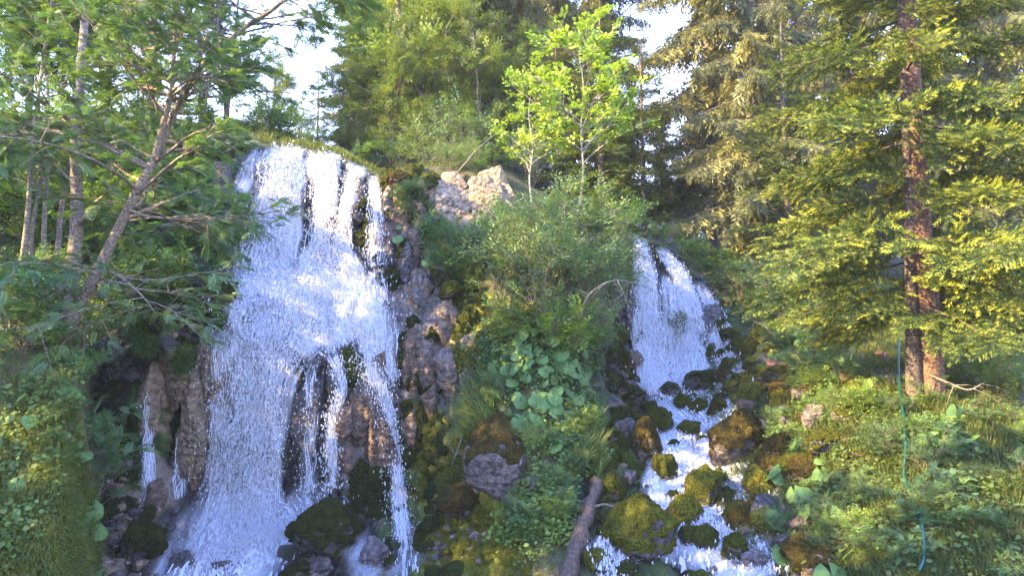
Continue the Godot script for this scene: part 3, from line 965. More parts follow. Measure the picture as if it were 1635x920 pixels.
func rock_shape(levels: int, planes: int, flat: float, bumps: float, moss: float, seed_: int) -> Array:
	var r := RandomNumberGenerator.new()
	r.seed = seed_
	var b := ball(levels)
	var cuts := []
	for k in planes:
		var d := Vector3(r.randfn(), r.randfn(), r.randfn()).normalized()
		cuts.append([d, r.randf_range(flat, 1.0)])
	var v := PackedVector3Array()
	for d: Vector3 in b[0]:
		var s := 1.25
		for c in cuts:
			var q: float = d.dot(c[0])
			if q > 0.05:
				s = minf(s, c[1] / q)
		var o := Vector3(seed_ * 3.1, 0, 0)
		s *= 1.0 + bumps * fine.get_noise_3dv(d * 0.55 + o) + bumps * 0.4 * fine.get_noise_3dv(d * 1.6 + o)
		v.push_back(d * s * 0.5)
	var idx := PackedInt32Array(b[1])
	var bare := Acc.new()
	for t in range(0, idx.size(), 3):
		var mid := (v[idx[t]] + v[idx[t + 1]] + v[idx[t + 2]]) / 3.0
		var g := 0.8 + 0.5 * fine.get_noise_3dv(mid * 1.5 + Vector3(0, seed_, 0))
		bare.tri(v[idx[t]], v[idx[t + 2]], v[idx[t + 1]], lin(g, g, g))
	var out := [bare.mesh(), null]
	if moss > 0.0:
		# cushions of moss that lie on the rock where it is not too steep, with an outline of their own
		var nrm := normals(v, idx)
		for k in nrm.size():
			nrm[k] = nrm[k] * (1.0 if nrm[k].dot(v[k]) > 0 else -1.0)
		var on := PackedFloat32Array()
		var mv := PackedVector3Array()
		for k in v.size():
			var h := nrm[k].y * 0.55 + 0.5 * fine.get_noise_3dv(v[k] * 1.3 + Vector3(0, 0, seed_ * 1.7)) + moss - 0.5
			on.push_back(h)
			mv.push_back(v[k] + nrm[k] * clampf(h * 0.22, -0.03, 0.05) * (1.0 + 0.9 * fine.get_noise_3dv(v[k] * 5.0)))
		var a := Acc.new()
		var keep := PackedInt32Array()
		for t in range(0, idx.size(), 3):
			if maxf(on[idx[t]], maxf(on[idx[t + 1]], on[idx[t + 2]])) > 0.0:
				keep.append_array([idx[t], idx[t + 2], idx[t + 1]])
		a.v = mv
		a.i = keep
		a.n = normals(mv, keep)
		for k in mv.size():
			var g := 0.85 + 0.8 * fine.get_noise_3dv(mv[k] * 1.8 + Vector3(seed_, 0, 0))
			a.c.push_back(lin(clampf(g * 1.08, 0.2, 1.3), clampf(g, 0.2, 1.2), clampf(g * 0.8, 0.2, 1.0)))
		if keep.size() > 60:
			out[1] = a.mesh()
	return out


# an angular stone: the convex hull of a few points
func hull_shape(points: int, seed_: int) -> Array:
	var r := RandomNumberGenerator.new()
	r.seed = seed_
	var p: Array[Vector3] = []
	for k in points:
		var y := 1.0 - 2.0 * (k + 0.5) / points
		var a := k * 2.399 + r.randf_range(-0.5, 0.5)
		var d := Vector3(cos(a) * sqrt(1 - y * y), y, sin(a) * sqrt(1 - y * y))
		p.append(d * r.randf_range(0.38, 0.56))
	var acc := Acc.new()
	for i in points:
		for j in range(i + 1, points):
			for k in range(j + 1, points):
				var n := (p[j] - p[i]).cross(p[k] - p[i])
				var over := 0
				var under := 0
				for m in points:
					if m != i and m != j and m != k:
						if n.dot(p[m] - p[i]) > 0.0:
							over += 1
						else:
							under += 1
				var g := 0.75 + 0.3 * r.randf()
				if over == 0:
					acc.tri(p[i], p[k], p[j], lin(g, g, g))
				elif under == 0:
					acc.tri(p[i], p[j], p[k], lin(g, g, g))
	return [acc.mesh(), null]


func tinted(base: String, r: float, g: float, b: float) -> StandardMaterial3D:
	var key := "%s %.3f %.3f %.3f" % [base, r, g, b]
	if not M.has(key):
		var m: StandardMaterial3D = M[base].duplicate()
		m.albedo_color = Color(r, g, b).linear_to_srgb()
		m.resource_name = base
		M[key] = m
	return M[key]


# size: width and height in metres; kind: "round", "slab" or "block"
func rock(n: String, at: Vector3, w: float, h: float, kind: String, pick: int, m: Material, moss: Material, label: String, group := "", turn := 9.0, sink := 0.25) -> Node3D:
	var s: Array = rock_shapes[kind][pick % rock_shapes[kind].size()]
	var o := thing(n, at + out_of(at.x, at.y) * (minf(w, h) * (0.5 - sink)), label, "rock" if n.contains("stone") else "boulder", group)
	o.rotation = Vector3(rng.randf_range(-0.2, 0.2), rng.randf() * TAU if turn > 8.0 else turn, rng.randf_range(-0.15, 0.15))
	o.scale = Vector3(w, h, w * rng.randf_range(0.85, 1.1)) * 1.05
	part("bare_rock", s[0], m, o)
	if moss and s[1]:
		part("moss", s[1], moss, o)
	return o


func rocks() -> void:
	rock_shapes.round = []
	rock_shapes.mossy = []
	rock_shapes.block = []
	rock_shapes.slab = []
	for k in 7:
		rock_shapes.mossy.append(rock_shape(4, 16, 0.78, 0.12, 0.62, 100 + k))
	for k in 5:
		rock_shapes.round.append(rock_shape(3, 18, 0.7, 0.1, 0.3, 200 + k))
	for k in 8:
		rock_shapes.block.append(rock_shape(4, 12, 0.52, 0.05, 0.0, 300 + k))
	for k in 8:
		rock_shapes.slab.append(hull_shape(13, 400 + k))
	rock_shapes.cushion = []
	for k in 4:
		rock_shapes.cushion.append(rock_shape(3, 5, 0.9, 0.3, 0.0, 500 + k))
	var wet := tinted("wet_rock", 0.11, 0.095, 0.09)
	var purple := tinted("rock", 0.2, 0.165, 0.155)
	var brown := tinted("rock", 0.2, 0.14, 0.095)
	var tan_ := tinted("rock", 0.38, 0.28, 0.175)
	var red := tinted("rock", 0.38, 0.21, 0.13)
	var green := tinted("moss", 0.115, 0.135, 0.018)
	var dark_green := tinted("moss", 0.07, 0.09, 0.016)
	var bright := tinted("moss", 0.19, 0.2, 0.025)
	var olive := tinted("moss", 0.11, 0.09, 0.025)

	# boulders one by one
	var list := [
		[Vector3(-0.02, 2.53, -10.70), 0.84, 1.08, "round", 0, purple, olive, "big bare purple-grey boulder under the butterbur, brown moss on its top"],
		[Vector3(-2.83, 1.18, -11.90), 0.94, 0.79, "mossy", 1, wet, dark_green, "wet dark dome of rock at the foot of the split buttress"],
		[Vector3(-2.07, 1.09, -11.34), 0.47, 0.43, "block", 2, purple, null, "purple angular boulder at the foot of the tall fall's thin stream"],
		[Vector3(-4.52, 0.78, -11.85), 0.35, 0.28, "block", 3, purple, null, "small dark boulder standing in the foaming pool"],
		[Vector3(-5.09, 0.83, -11.82), 0.47, 0.40, "block", 4, wet, null, "wet black boulder at the edge of the foaming pool"],
		[Vector3(-5.73, 1.14, -11.62), 0.56, 0.60, "mossy", 2, wet, dark_green, "dark mossy boulder between the rubble chute and the pool"],
		[Vector3(2.90, 3.39, -13.72), 0.31, 0.31, "mossy", 0, wet, dark_green, "small wet boulder where the smaller fall lands"],
		[Vector3(3.05, 3.20, -13.23), 0.29, 0.29, "mossy", 1, wet, green, "small mossy boulder just below the smaller fall"],
		[Vector3(3.57, 3.53, -13.94), 0.64, 0.45, "mossy", 2, wet, dark_green, "broad dark boulder at the foot of the smaller fall"],
		[Vector3(3.31, 3.15, -13.04), 0.27, 0.33, "mossy", 3, wet, green, "upright mossy boulder below the broad dark one in mid stream"],
		[Vector3(3.62, 3.21, -12.69), 0.22, 0.28, "mossy", 4, wet, green, "little mossy boulder between the two upper runs of the stream"],
		[Vector3(2.45, 2.91, -12.41), 0.40, 0.49, "mossy", 5, wet, green, "tall mossy boulder on the thicket side of the upper stream"],
		[Vector3(2.91, 2.86, -12.27), 0.34, 0.26, "mossy", 6, wet, green, "flat round mossy boulder that splits the upper stream"],
		[Vector3(2.56, 2.69, -11.83), 0.16, 0.14, "mossy", 0, wet, dark_green, "tiny dark mossy stone alone in the white water"],
		[Vector3(2.06, 2.58, -11.52), 0.41, 0.73, "mossy", 1, brown, olive, "tall overhanging boulder hung with brown moss beside the stream"],
		[Vector3(2.27, 2.36, -11.00), 0.36, 0.49, "mossy", 2, tan_, green, "pale boulder with water dripping down its mossy side"],
		[Vector3(3.47, 2.72, -11.00), 0.75, 0.85, "mossy", 3, purple, olive, "largest boulder of the gully, brown moss over a grey side"],
		[Vector3(3.81, 3.06, -10.92), 0.25, 0.28, "block", 0, purple, null, "grey angular boulder perched on top of the largest one"],
		[Vector3(3.65, 2.72, -10.08), 0.43, 0.55, "mossy", 4, brown, olive, "brown mossy boulder against the largest one, on its bank side"],
		[Vector3(3.31, 2.37, -9.85), 0.35, 0.42, "mossy", 5, brown, bright, "rounded bright green boulder below the largest one"],
		[Vector3(2.68, 2.15, -10.35), 0.43, 0.64, "mossy", 6, wet, bright, "steep bright mossy boulder in the middle of the lower stream"],
		[Vector3(2.97, 2.31, -10.65), 0.24, 0.29, "mossy", 0, wet, green, "small mossy boulder leaning on the steep one in mid stream"],
		[Vector3(2.26, 1.96, -9.90), 0.41, 0.37, "mossy", 1, tan_, bright, "yellow-green boulder that parts the sunlit lower stream"],
		[Vector3(2.20, 1.80, -9.43), 0.24, 0.34, "mossy", 2, wet, green, "mossy boulder under the yellow-green one in the lower stream"],
		[Vector3(2.41, 1.78, -9.27), 0.30, 0.40, "mossy", 3, wet, green, "dark mossy boulder low down in mid stream"],
		[Vector3(2.95, 2.00, -9.47), 0.31, 0.41, "mossy", 4, brown, olive, "sunlit brown boulder with hanging moss at the lower stream"],
		[Vector3(2.67, 1.77, -8.95), 0.32, 0.35, "mossy", 5, wet, green, "mossy boulder below the sunlit brown one"],
		[Vector3(3.12, 2.04, -9.20), 0.28, 0.33, "mossy", 6, brown, green, "mossy boulder between the lower stream and the grey stones"],
		[Vector3(1.64, 1.75, -9.30), 0.76, 0.73, "mossy", 0, wet, bright, "big low boulder thick with yellow-green moss near the log"],
		[Vector3(1.30, 1.78, -9.40), 0.27, 0.32, "mossy", 1, wet, green, "round mossy boulder between the log and the big low one"],
		[Vector3(1.06, 1.61, -9.15), 0.30, 0.30, "mossy", 2, wet, bright, "mossy boulder beside the lower end of the log"],
		[Vector3(1.36, 2.18, -10.32), 0.37, 0.49, "mossy", 3, wet, green, "mossy boulder beside the upper end of the log"],
		[Vector3(1.74, 2.04, -10.14), 0.30, 0.30, "mossy", 4, wet, green, "mossy boulder above the big low one"],
		[Vector3(1.62, 3.28, -12.28), 0.34, 0.27, "block", 1, purple, null, "bare grey stone on the thicket bank, the higher of two"],
		[Vector3(1.62, 2.87, -11.70), 0.36, 0.38, "block", 5, purple, null, "bare grey stone on the thicket bank, the lower of two"],
		[Vector3(3.96, 3.39, -12.07), 0.35, 0.41, "mossy", 5, brown, bright, "mossy boulder under the two reddish rocks of the gully"],
		[Vector3(4.11, 3.35, -11.18), 0.33, 0.46, "mossy", 6, purple, bright, "grey boulder with a bright yellow moss cap in the upper gully"],
		[Vector3(4.12, 3.21, -10.03), 0.33, 0.36, "block", 6, purple, null, "purple boulder among the leaves on the spruce bank"],
		[Vector3(4.35, 3.34, -9.73), 0.25, 0.33, "block", 7, purple, null, "purple boulder close under the spruce bank's rim"],
		[Vector3(3.94, 2.94, -9.69), 0.22, 0.22, "block", 2, purple, null, "small purple stone under the purple boulder on the spruce bank"],
		[Vector3(4.52, 3.84, -12.18), 0.52, 0.40, "block", 3, red, null, "reddish brown rock at the top of the gully"],
		[Vector3(4.45, 3.92, -12.93), 0.38, 0.38, "block", 4, brown, null, "brown rock next to the reddish one at the top of the gully"],
		[Vector3(5.70, 4.05, -11.39), 0.21, 0.21, "block", 5, red, null, "orange rock in the sun beside the hose and spruce trunk"],
		[Vector3(3.34, 1.93, -7.93), 0.33, 0.30, "round", 1, purple, olive, "purple boulder with a mossy side at the bottom of the spruce bank"],
		[Vector3(3.13, 1.94, -8.67), 0.28, 0.22, "block", 6, purple, null, "pale grey stone, largest of the loose ones beside the lower stream"],
		[Vector3(2.80, 1.74, -8.65), 0.36, 0.28, "block", 7, purple, null, "flat grey boulder at the lower stream's very foot"],
		[Vector3(2.33, 1.63, -8.77), 0.18, 0.12, "block", 0, purple, null, "small grey stone in the lowest white water"],
		[Vector3(4.12, 3.87, -13.82), 0.31, 0.28, "mossy", 0, wet, green, "mossy rock where the side trickle lands in the upper gully"],
		[Vector3(4.40, 4.23, -14.01), 0.34, 0.31, "mossy", 1, wet, green, "mossy rock beside the fan of the smaller fall"],
		[Vector3(4.33, 3.89, -13.13), 0.31, 0.29, "mossy", 2, wet, dark_green, "dark mossy rock beside the upper gully's trickle"],
		[Vector3(4.36, 4.48, -14.69), 0.33, 0.28, "mossy", 3, wet, dark_green, "dark mossy rock at the edge of the smaller fall's fan"],
		[Vector3(4.68, 4.40, -13.90), 0.36, 0.31, "mossy", 4, wet, green, "mossy rock under the glossy shrubs above the gully"],
		[Vector3(3.93, 3.54, -12.96), 0.24, 0.24, "mossy", 6, wet, green, "small mossy rock on the gully side of the trickle"],
		[Vector3(2.14, 3.33, -13.26), 0.39, 0.34, "mossy", 0, wet, dark_green, "dark mossy rock at the thicket end of the smaller fall's foot"],
		[Vector3(2.31, 3.09, -12.84), 0.33, 0.37, "mossy", 2, wet, dark_green, "dark mossy rock in the splash of the smaller fall"],
		[Vector3(-0.66, 1.89, -10.95), 0.66, 0.54, "mossy", 3, wet, olive, "broad cushion of olive moss over rock under the tan slabs"],
		[Vector3(-1.05, 5.27, -13.26), 0.45, 0.30, "mossy", 4, brown, bright, "golden moss cushion on the cliff edge, the lower of two"],
		[Vector3(-1.29, 5.52, -13.49), 0.37, 0.28, "mossy", 5, brown, olive, "golden moss cushion on the cliff edge, the higher of two"],
		[Vector3(-5.47, 5.24, -13.49), 0.60, 0.35, "mossy", 6, wet, dark_green, "dark moss cushion on the ledge beside the tall fall"],
		[Vector3(-5.90, 5.47, -13.25), 0.50, 0.32, "mossy", 0, wet, green, "moss cushion on the ledge, further from the tall fall"],
		[Vector3(-2.27, 7.60, -14.69), 0.45, 0.33, "mossy", 1, brown, olive, "mossy rock at the tall fall's lip in the sun"],
		[Vector3(-1.63, 7.54, -14.68), 0.38, 0.38, "mossy", 2, wet, green, "mossy rock behind the lip beside the tan outcrop"],
	]
	for r in list:
		rock("stone" if maxf(r[1], r[2]) < 0.28 else "boulder", r[0], r[1], r[2], r[3], r[4], r[5], r[6], r[7])

	# slabs of bare rock set in the cliff: pieces of the hillside
	var faces := [
		[Vector3(-6.24, 3.67, -13.21), 0.36, 1.0, tan_, 16, 0.35, 0.9], [Vector3(-5.54, 3.32, -13.34), 0.34, 1.2, tan_, 18, 0.35, 1.1], [Vector3(-5.85, 2.02, -13.14), 0.25, 0.6, brown, 5, 0.25, 0.5],
		[Vector3(-0.95, 7.26, -14.46), 0.6, 0.6, tinted("rock", 0.46, 0.36, 0.24), 40, 0.75, 0.4], [Vector3(-2.20, 6.82, -14.32), 0.4, 0.8, brown, 16, 0.45, 0.7], [Vector3(-1.14, 4.67, -13.02), 0.3, 0.5, tinted("rock", 0.27, 0.22, 0.18), 34, 0.55, 1.0],
		[Vector3(-1.67, 3.35, -12.92), 0.3, 0.8, brown, 14, 0.35, 0.8], [Vector3(-2.57, 2.74, -12.57), 0.4, 0.9, brown, 14, 0.5, 0.9], [Vector3(-6.14, 7.69, -14.77), 0.4, 0.4, purple, 16, 0.5, 0.6],
		[Vector3(-3.38, 3.15, -12.77), 0.3, 0.9, wet, 8, 0.25, 0.9], [Vector3(-2.35, 5.53, -13.84), 0.3, 0.6, wet, 10, 0.4, 0.8], [Vector3(-3.28, 6.89, -14.71), 0.3, 0.6, wet, 10, 0.4, 0.8],
		[Vector3(-6.61, 8.94, -15.64), 0.3, 0.3, tan_, 8, 0.3, 0.2], [Vector3(-6.53, 4.22, -13.04), 0.4, 0.4, wet, 14, 0.7, 0.5], [Vector3(0.52, 2.06, -9.97), 0.3, 0.3, wet, 6, 0.4, 0.6],
		[Vector3(2.47, 5.25, -14.93), 0.3, 0.5, wet, 8, 0.25, 0.9], [Vector3(4.13, 4.48, -15.00), 0.3, 0.5, wet, 8, 0.4, 0.5], [Vector3(2.00, 3.76, -13.61), 0.25, 0.25, brown, 8, 0.35, 0.3],
	]
	for f in faces:
		for k in int(f[4] * 0.6):
			var x: float = f[0].x + rng.randf_range(-1, 1) * f[5]
			var y: float = f[0].y + rng.randf_range(-1, 1) * f[6]
			var s := part("rock_slab", rock_shapes.slab[rng.randi() % 8][0], f[3], hillside)
			s.position = hill_at(x, y) + Vector3(0, 0, 0.0)
			s.rotation = Vector3(rng.randf_range(-0.2, 0.1), rng.randf_range(-0.5, 0.5), rng.randf_range(-0.22, 0.22))
			var q := rng.randf_range(0.9, 1.9)
			s.scale = Vector3(f[1] * q, f[2] * rng.randf_range(0.6, 1.1) * q, rng.randf_range(0.22, 0.36) * q)

	# cushions and hanging mats of moss on the wet cliff
	for f in [[Vector3(-6.75, 2.80, -13.04), 0.5, 1.3, 26, dark_green], [Vector3(-5.78, 5.11, -13.01), 1.0, 0.35, 26, dark_green], [Vector3(-1.66, 3.78, -13.07), 0.35, 1.0, 18, dark_green], [Vector3(-1.44, 2.34, -12.46), 0.5, 0.9, 26, dark_green], [Vector3(-3.66, 3.89, -13.13), 0.25, 0.2, 7, green], [Vector3(-2.75, 3.90, -12.81), 0.2, 0.3, 7, green], [Vector3(-5.85, 3.55, -13.30), 0.12, 0.9, 12, dark_green], [Vector3(-2.29, 1.91, -12.55), 0.4, 0.5, 14, dark_green],
			[Vector3(-0.88, 5.24, -13.16), 0.4, 0.5, 14, green], [Vector3(-0.72, 4.22, -12.52), 0.3, 0.5, 14, bright], [Vector3(-0.84, 2.12, -11.43), 0.6, 0.7, 34, bright], [Vector3(-2.86, 6.86, -14.50), 0.2, 0.6, 8, dark_green], [Vector3(-2.26, 5.91, -13.98), 0.3, 0.5, 10, dark_green], [Vector3(2.03, 3.34, -13.10), 0.35, 0.5, 18, dark_green], [Vector3(1.73, 2.25, -10.70), 0.5, 0.8, 26, green], [Vector3(4.43, 4.23, -13.94), 0.5, 0.6, 24, green], [Vector3(3.85, 3.13, -10.79), 0.4, 0.6, 16, olive], [Vector3(1.98, 4.23, -13.85), 0.15, 0.5, 10, green], [Vector3(-6.30, 8.30, -15.11), 0.7, 0.2, 14, green], [Vector3(-2.16, 7.76, -14.80), 0.5, 0.15, 12, green], [Vector3(-0.36, 2.89, -11.29), 0.15, 0.5, 8, green], [Vector3(2.88, 2.51, -11.31), 0.5, 0.8, 10, dark_green]]:
		for k in f[3]:
			var x: float = f[0].x + rng.randf_range(-1, 1) * f[1]
			var y: float = f[0].y + rng.randf_range(-1, 1) * f[2]
			var s := part("moss_cushion", rock_shapes.cushion[rng.randi() % 4][0], f[4], hillside)
			s.position = hill_at(x, y) - out_of(x, y) * 0.04
			s.rotation = Vector3(0, rng.randf() * TAU, rng.randf_range(-0.3, 0.3))
			var q := rng.randf_range(0.16, 0.42)
			s.scale = Vector3(q, q * rng.randf_range(0.6, 1.3), q * 0.7)

	# the many lesser boulders that line the gully and the stream
	var lesser := func(spots: Array, count: int, lo: float, hi: float, ms: Array, mosses: Array, label: String, group: String):
		for k in count:
			var c: Array = spots[k % spots.size()]
			var x: float = c[0].x + rng.randf_range(-1, 1) * c[1]
			var y: float = c[0].y + rng.randf_range(-1, 1) * c[2]
			var size := lerpf(lo, hi, pow(rng.randf(), 1.6))
			var kind: String = "mossy" if rng.randf() < 0.6 else "block"
			var m: Material = ms[rng.randi() % ms.size()]
			var tone: String = "brown" if m == brown else ("purple-grey" if m == purple else "wet black")
			var big: String = "small " if size < lerpf(lo, hi, 0.25) else ("larger " if size > lerpf(lo, hi, 0.65) else "")
			rock("boulder", hill_at(x, y), size * rng.randf_range(0.9, 1.3), size * rng.randf_range(0.7, 1.1), kind, rng.randi(), m, mosses[rng.randi() % mosses.size()], big + ("moss-capped " if kind == "mossy" else "bare ") + tone + " boulder " + label, group, 9.0, 0.3)
	lesser.call([[Vector3(4.20, 3.62, -11.86), 0.3, 0.3], [Vector3(3.92, 3.26, -11.35), 0.35, 0.3], [Vector3(3.89, 3.09, -10.28), 0.25, 0.3], [Vector3(3.63, 2.62, -9.53), 0.2, 0.3], [Vector3(3.38, 2.33, -9.42), 0.25, 0.3], [Vector3(3.09, 1.98, -8.98), 0.25, 0.3], [Vector3(4.26, 3.79, -12.77), 0.3, 0.3]], 60, 0.16, 0.42, [brown, purple, wet, brown], [olive, green, dark_green], "of the gully between the stream and the spruce bank", "lesser boulders of the gully")
	lesser.call([[Vector3(2.10, 3.54, -13.56), 0.25, 0.3], [Vector3(2.01, 2.97, -12.37), 0.3, 0.3], [Vector3(1.67, 2.53, -11.19), 0.3, 0.4], [Vector3(1.63, 2.14, -10.37), 0.3, 0.3], [Vector3(1.18, 1.99, -9.89), 0.2, 0.3], [Vector3(1.76, 3.78, -13.14), 0.2, 0.3], [Vector3(1.27, 1.66, -9.08), 0.3, 0.2]], 48, 0.14, 0.36, [wet, brown, wet], [green, dark_green, dark_green], "on the thicket side of the stream", "lesser boulders on the thicket side")
	lesser.call([[Vector3(3.01, 3.12, -13.03), 0.6, 0.4], [Vector3(2.70, 2.38, -11.00), 0.6, 0.5], [Vector3(2.51, 1.90, -9.62), 0.6, 0.5], [Vector3(4.43, 4.23, -13.94), 0.4, 0.4]], 16, 0.1, 0.24, [wet], [green, dark_green], "sticking out of the white stream", "small boulders in the stream")
	lesser.call([[Vector3(-5.68, 1.28, -12.19), 0.5, 0.2], [Vector3(-2.44, 1.02, -11.37), 0.7, 0.15], [Vector3(-1.15, 1.33, -10.86), 0.4, 0.2], [Vector3(-3.28, 0.88, -11.68), 0.3, 0.1]], 30, 0.14, 0.36, [wet, purple], [dark_green], "at the foot of the cliff by the pool", "boulders at the foot of the cliff")

	# loose stones
	var scatter := func(n: String, spots: Array, count: int, lo: float, hi: float, ms: Array, label: String, group: String):
		for k in count:
			var c: Array = spots[rng.randi() % spots.size()]
			var x: float = c[0].x + rng.randfn(0, 0.5) * c[1]
			var y: float = c[0].y + rng.randfn(0, 0.5) * c[2]
			var size := lerpf(lo, hi, pow(rng.randf(), 2.2))
			var m: Material = ms[rng.randi() % ms.size()]
			var tone: String = "tan" if m == tan_ else ("brown" if m == brown else ("purple-grey" if m == purple else ("wet black" if m == wet else "pinkish")))
			var big: String = "small " if size < lerpf(lo, hi, 0.2) else ("large " if size > lerpf(lo, hi, 0.6) else "")
			rock(n, hill_at(x, y), size * rng.randf_range(0.8, 1.3), size * rng.randf_range(0.5, 0.9), "slab", rng.randi(), m, null, big + tone + " stone " + label, group, 9.0, 0.2)
	scatter.call("stone", [[Vector3(-6.80, 2.28, -12.87), 0.2, 0.5], [Vector3(-6.42, 1.63, -12.41), 0.25, 0.5], [Vector3(-6.04, 1.27, -11.82), 0.35, 0.4], [Vector3(-5.62, 1.01, -11.21), 0.45, 0.3], [Vector3(-5.95, 1.03, -11.31), 0.3, 0.3]], 190, 0.07, 0.26, [tan_, tan_, brown, purple, tinted("rock", 0.4, 0.28, 0.22)], "in the rubble chute beside the grassy bank", "rubble stones in the chute")
	scatter.call("stone", [[Vector3(3.20, 2.05, -8.96), 0.3, 0.5], [Vector3(2.95, 1.83, -8.70), 0.35, 0.3], [Vector3(3.42, 2.35, -9.33), 0.25, 0.4]], 60, 0.07, 0.2, [purple, purple, brown], "lying between the lower stream and the spruce bank", "loose stones by the lower stream")
	scatter.call("stone", [[Vector3(-0.79, 1.62, -10.77), 0.4, 0.3], [Vector3(-0.89, 1.35, -10.48), 0.5, 0.2], [Vector3(-0.41, 1.60, -10.33), 0.3, 0.2]], 34, 0.06, 0.2, [tan_, brown, tinted("rock", 0.4, 0.28, 0.22)], "on the moss between the tall fall and the log", "stones on the moss slope")
	scatter.call("stone", [[Vector3(4.74, 2.52, -7.15), 0.25, 0.2], [Vector3(4.91, 2.65, -7.23), 0.2, 0.2]], 40, 0.04, 0.13, [tan_, tinted("rock", 0.42, 0.3, 0.26)], "in the bare scar low on the spruce bank", "rubble in the bank's scar")
	scatter.call("stone", [[Vector3(1.75, 2.32, -10.83), 0.5, 0.6], [Vector3(1.39, 1.89, -9.67), 0.4, 0.4], [Vector3(4.05, 3.77, -13.50), 0.5, 0.4], [Vector3(2.93, 2.17, -10.21), 0.5, 0.6]], 50, 0.07, 0.2, [wet, brown], "lying among the stream's boulders", "small stones among the boulders")
	for s in [[Vector3(-0.44, 2.18, -10.93), 0.19, 0.36, "upright pale tan slab on the olive moss beside the big bare boulder"], [Vector3(-0.65, 2.18, -11.21), 0.33, 0.15, "lying pale tan slab on the olive moss beside the upright one"], [Vector3(-5.97, 1.22, -11.73), 0.36, 0.42, "largest pale slab standing in the rubble chute"]]:
		rock("stone", s[0], s[1], s[2], "slab", 1, tinted("rock", 0.6, 0.45, 0.28), null, s[3], "", 0.3, 0.05)


# ---------------------------------------------------------------- leaves and needles

func leaf(a: Acc, at: Vector3, along: Vector3, side: Vector3, length: float, width: float, col: Color) -> void:
	var down := along.cross(side).normalized() * width * 0.18
	var tip := at + along * length
	a.tri(at, at + along * length * 0.45 + side * width * 0.5 - down, tip, col)
	a.tri(at, tip, at + along * length * 0.45 - side * width * 0.5 - down, col)


func piece(a: Acc, tints: Array) -> Piece:   # TINTS: factors on the colours
	var p := Piece.new()
	p.v = a.v
	for t: Vector3 in tints:
		var c := PackedColorArray()
		c.resize(a.c.size())
		for k in a.c.size():
			c[k] = lin(a.c[k].r * t.x, a.c[k].g * t.y, a.c[k].b * t.z)
		p.c.append(c)
	return p


const LEAF_TINTS := [Vector3(1, 1, 1), Vector3(0.8, 0.85, 0.95), Vector3(1.2, 1.12, 0.9), Vector3(0.65, 0.72, 0.8), Vector3(1.05, 1.15, 1.2)]


func leaf_bunch(kind: String, seed_: int) -> Piece:
	var r := RandomNumberGenerator.new()
	r.seed = seed_
	var a := Acc.new()
	if kind == "rowan":   # four feathered leaves round a twig's end
		for k in 4:
			var d := Vector3(0.8, r.randf_range(-0.3, 0.5), 0).rotated(Vector3.RIGHT, TAU * k / 4.0 + r.randf()).normalized()
			d = (d * Vector3(1, 0.6, 1) + Vector3(0.1, 0.05, 0)).normalized()
			var s := d.cross(Vector3.UP).normalized()
			var l := r.randf_range(0.15, 0.22)
			var at := Vector3(r.randf() * 0.08, 0, 0)
			var g := r.randf_range(0.85, 1.15)
			for m in 6:
				var t := (m + 1.2) / 7.0
				var p := at + d * l * t + Vector3.DOWN * l * 0.35 * t * t
				for q in [-1.0, 1.0]:
					var out: Vector3 = (s * q + d * 0.45 + Vector3.DOWN * 0.15).normalized()
					leaf(a, p, out, d, r.randf_range(0.05, 0.062), 0.019, Color(g, g, g))
			leaf(a, at + d * l + Vector3.DOWN * l * 0.35, (d + Vector3.DOWN * 0.5).normalized(), s, 0.055, 0.02, Color(g, g, g))
	else:
		var n := 13
		var l := 0.075
		var w := 0.05
		var reach := 0.28
		if kind == "willow":
			n = 16; l = 0.06; w = 0.025; reach = 0.3
		elif kind == "maple":
			n = 9; l = 0.11; w = 0.1; reach = 0.25
		elif kind == "small":
			n = 18; l = 0.045; w = 0.032; reach = 0.24
		for k in n:
			var t := (k + 0.5) / n
			var d := Vector3(0.55, r.randf_range(-0.25, 0.35), r.randf_range(0.5, 1.0) * (1 if k % 2 else -1)).normalized()
			if t > 0.9:
				d = Vector3(1, -0.1, r.randf_range(-0.3, 0.3)).normalized()
			var s := d.cross(Vector3(r.randf_range(-0.5, 0.5), 1, r.randf_range(-0.5, 0.5))).normalized()
			var g := r.randf_range(0.8, 1.2)
			var size := r.randf_range(0.7, 1.15)
			leaf(a, Vector3(reach * t, r.randf_range(-0.03, 0.03), r.randf_range(-0.03, 0.03)) + d * 0.015, d, s, l * size, w * size, Color(g, g, g * r.randf_range(0.8, 1.1)))
	return piece(a, LEAF_TINTS)


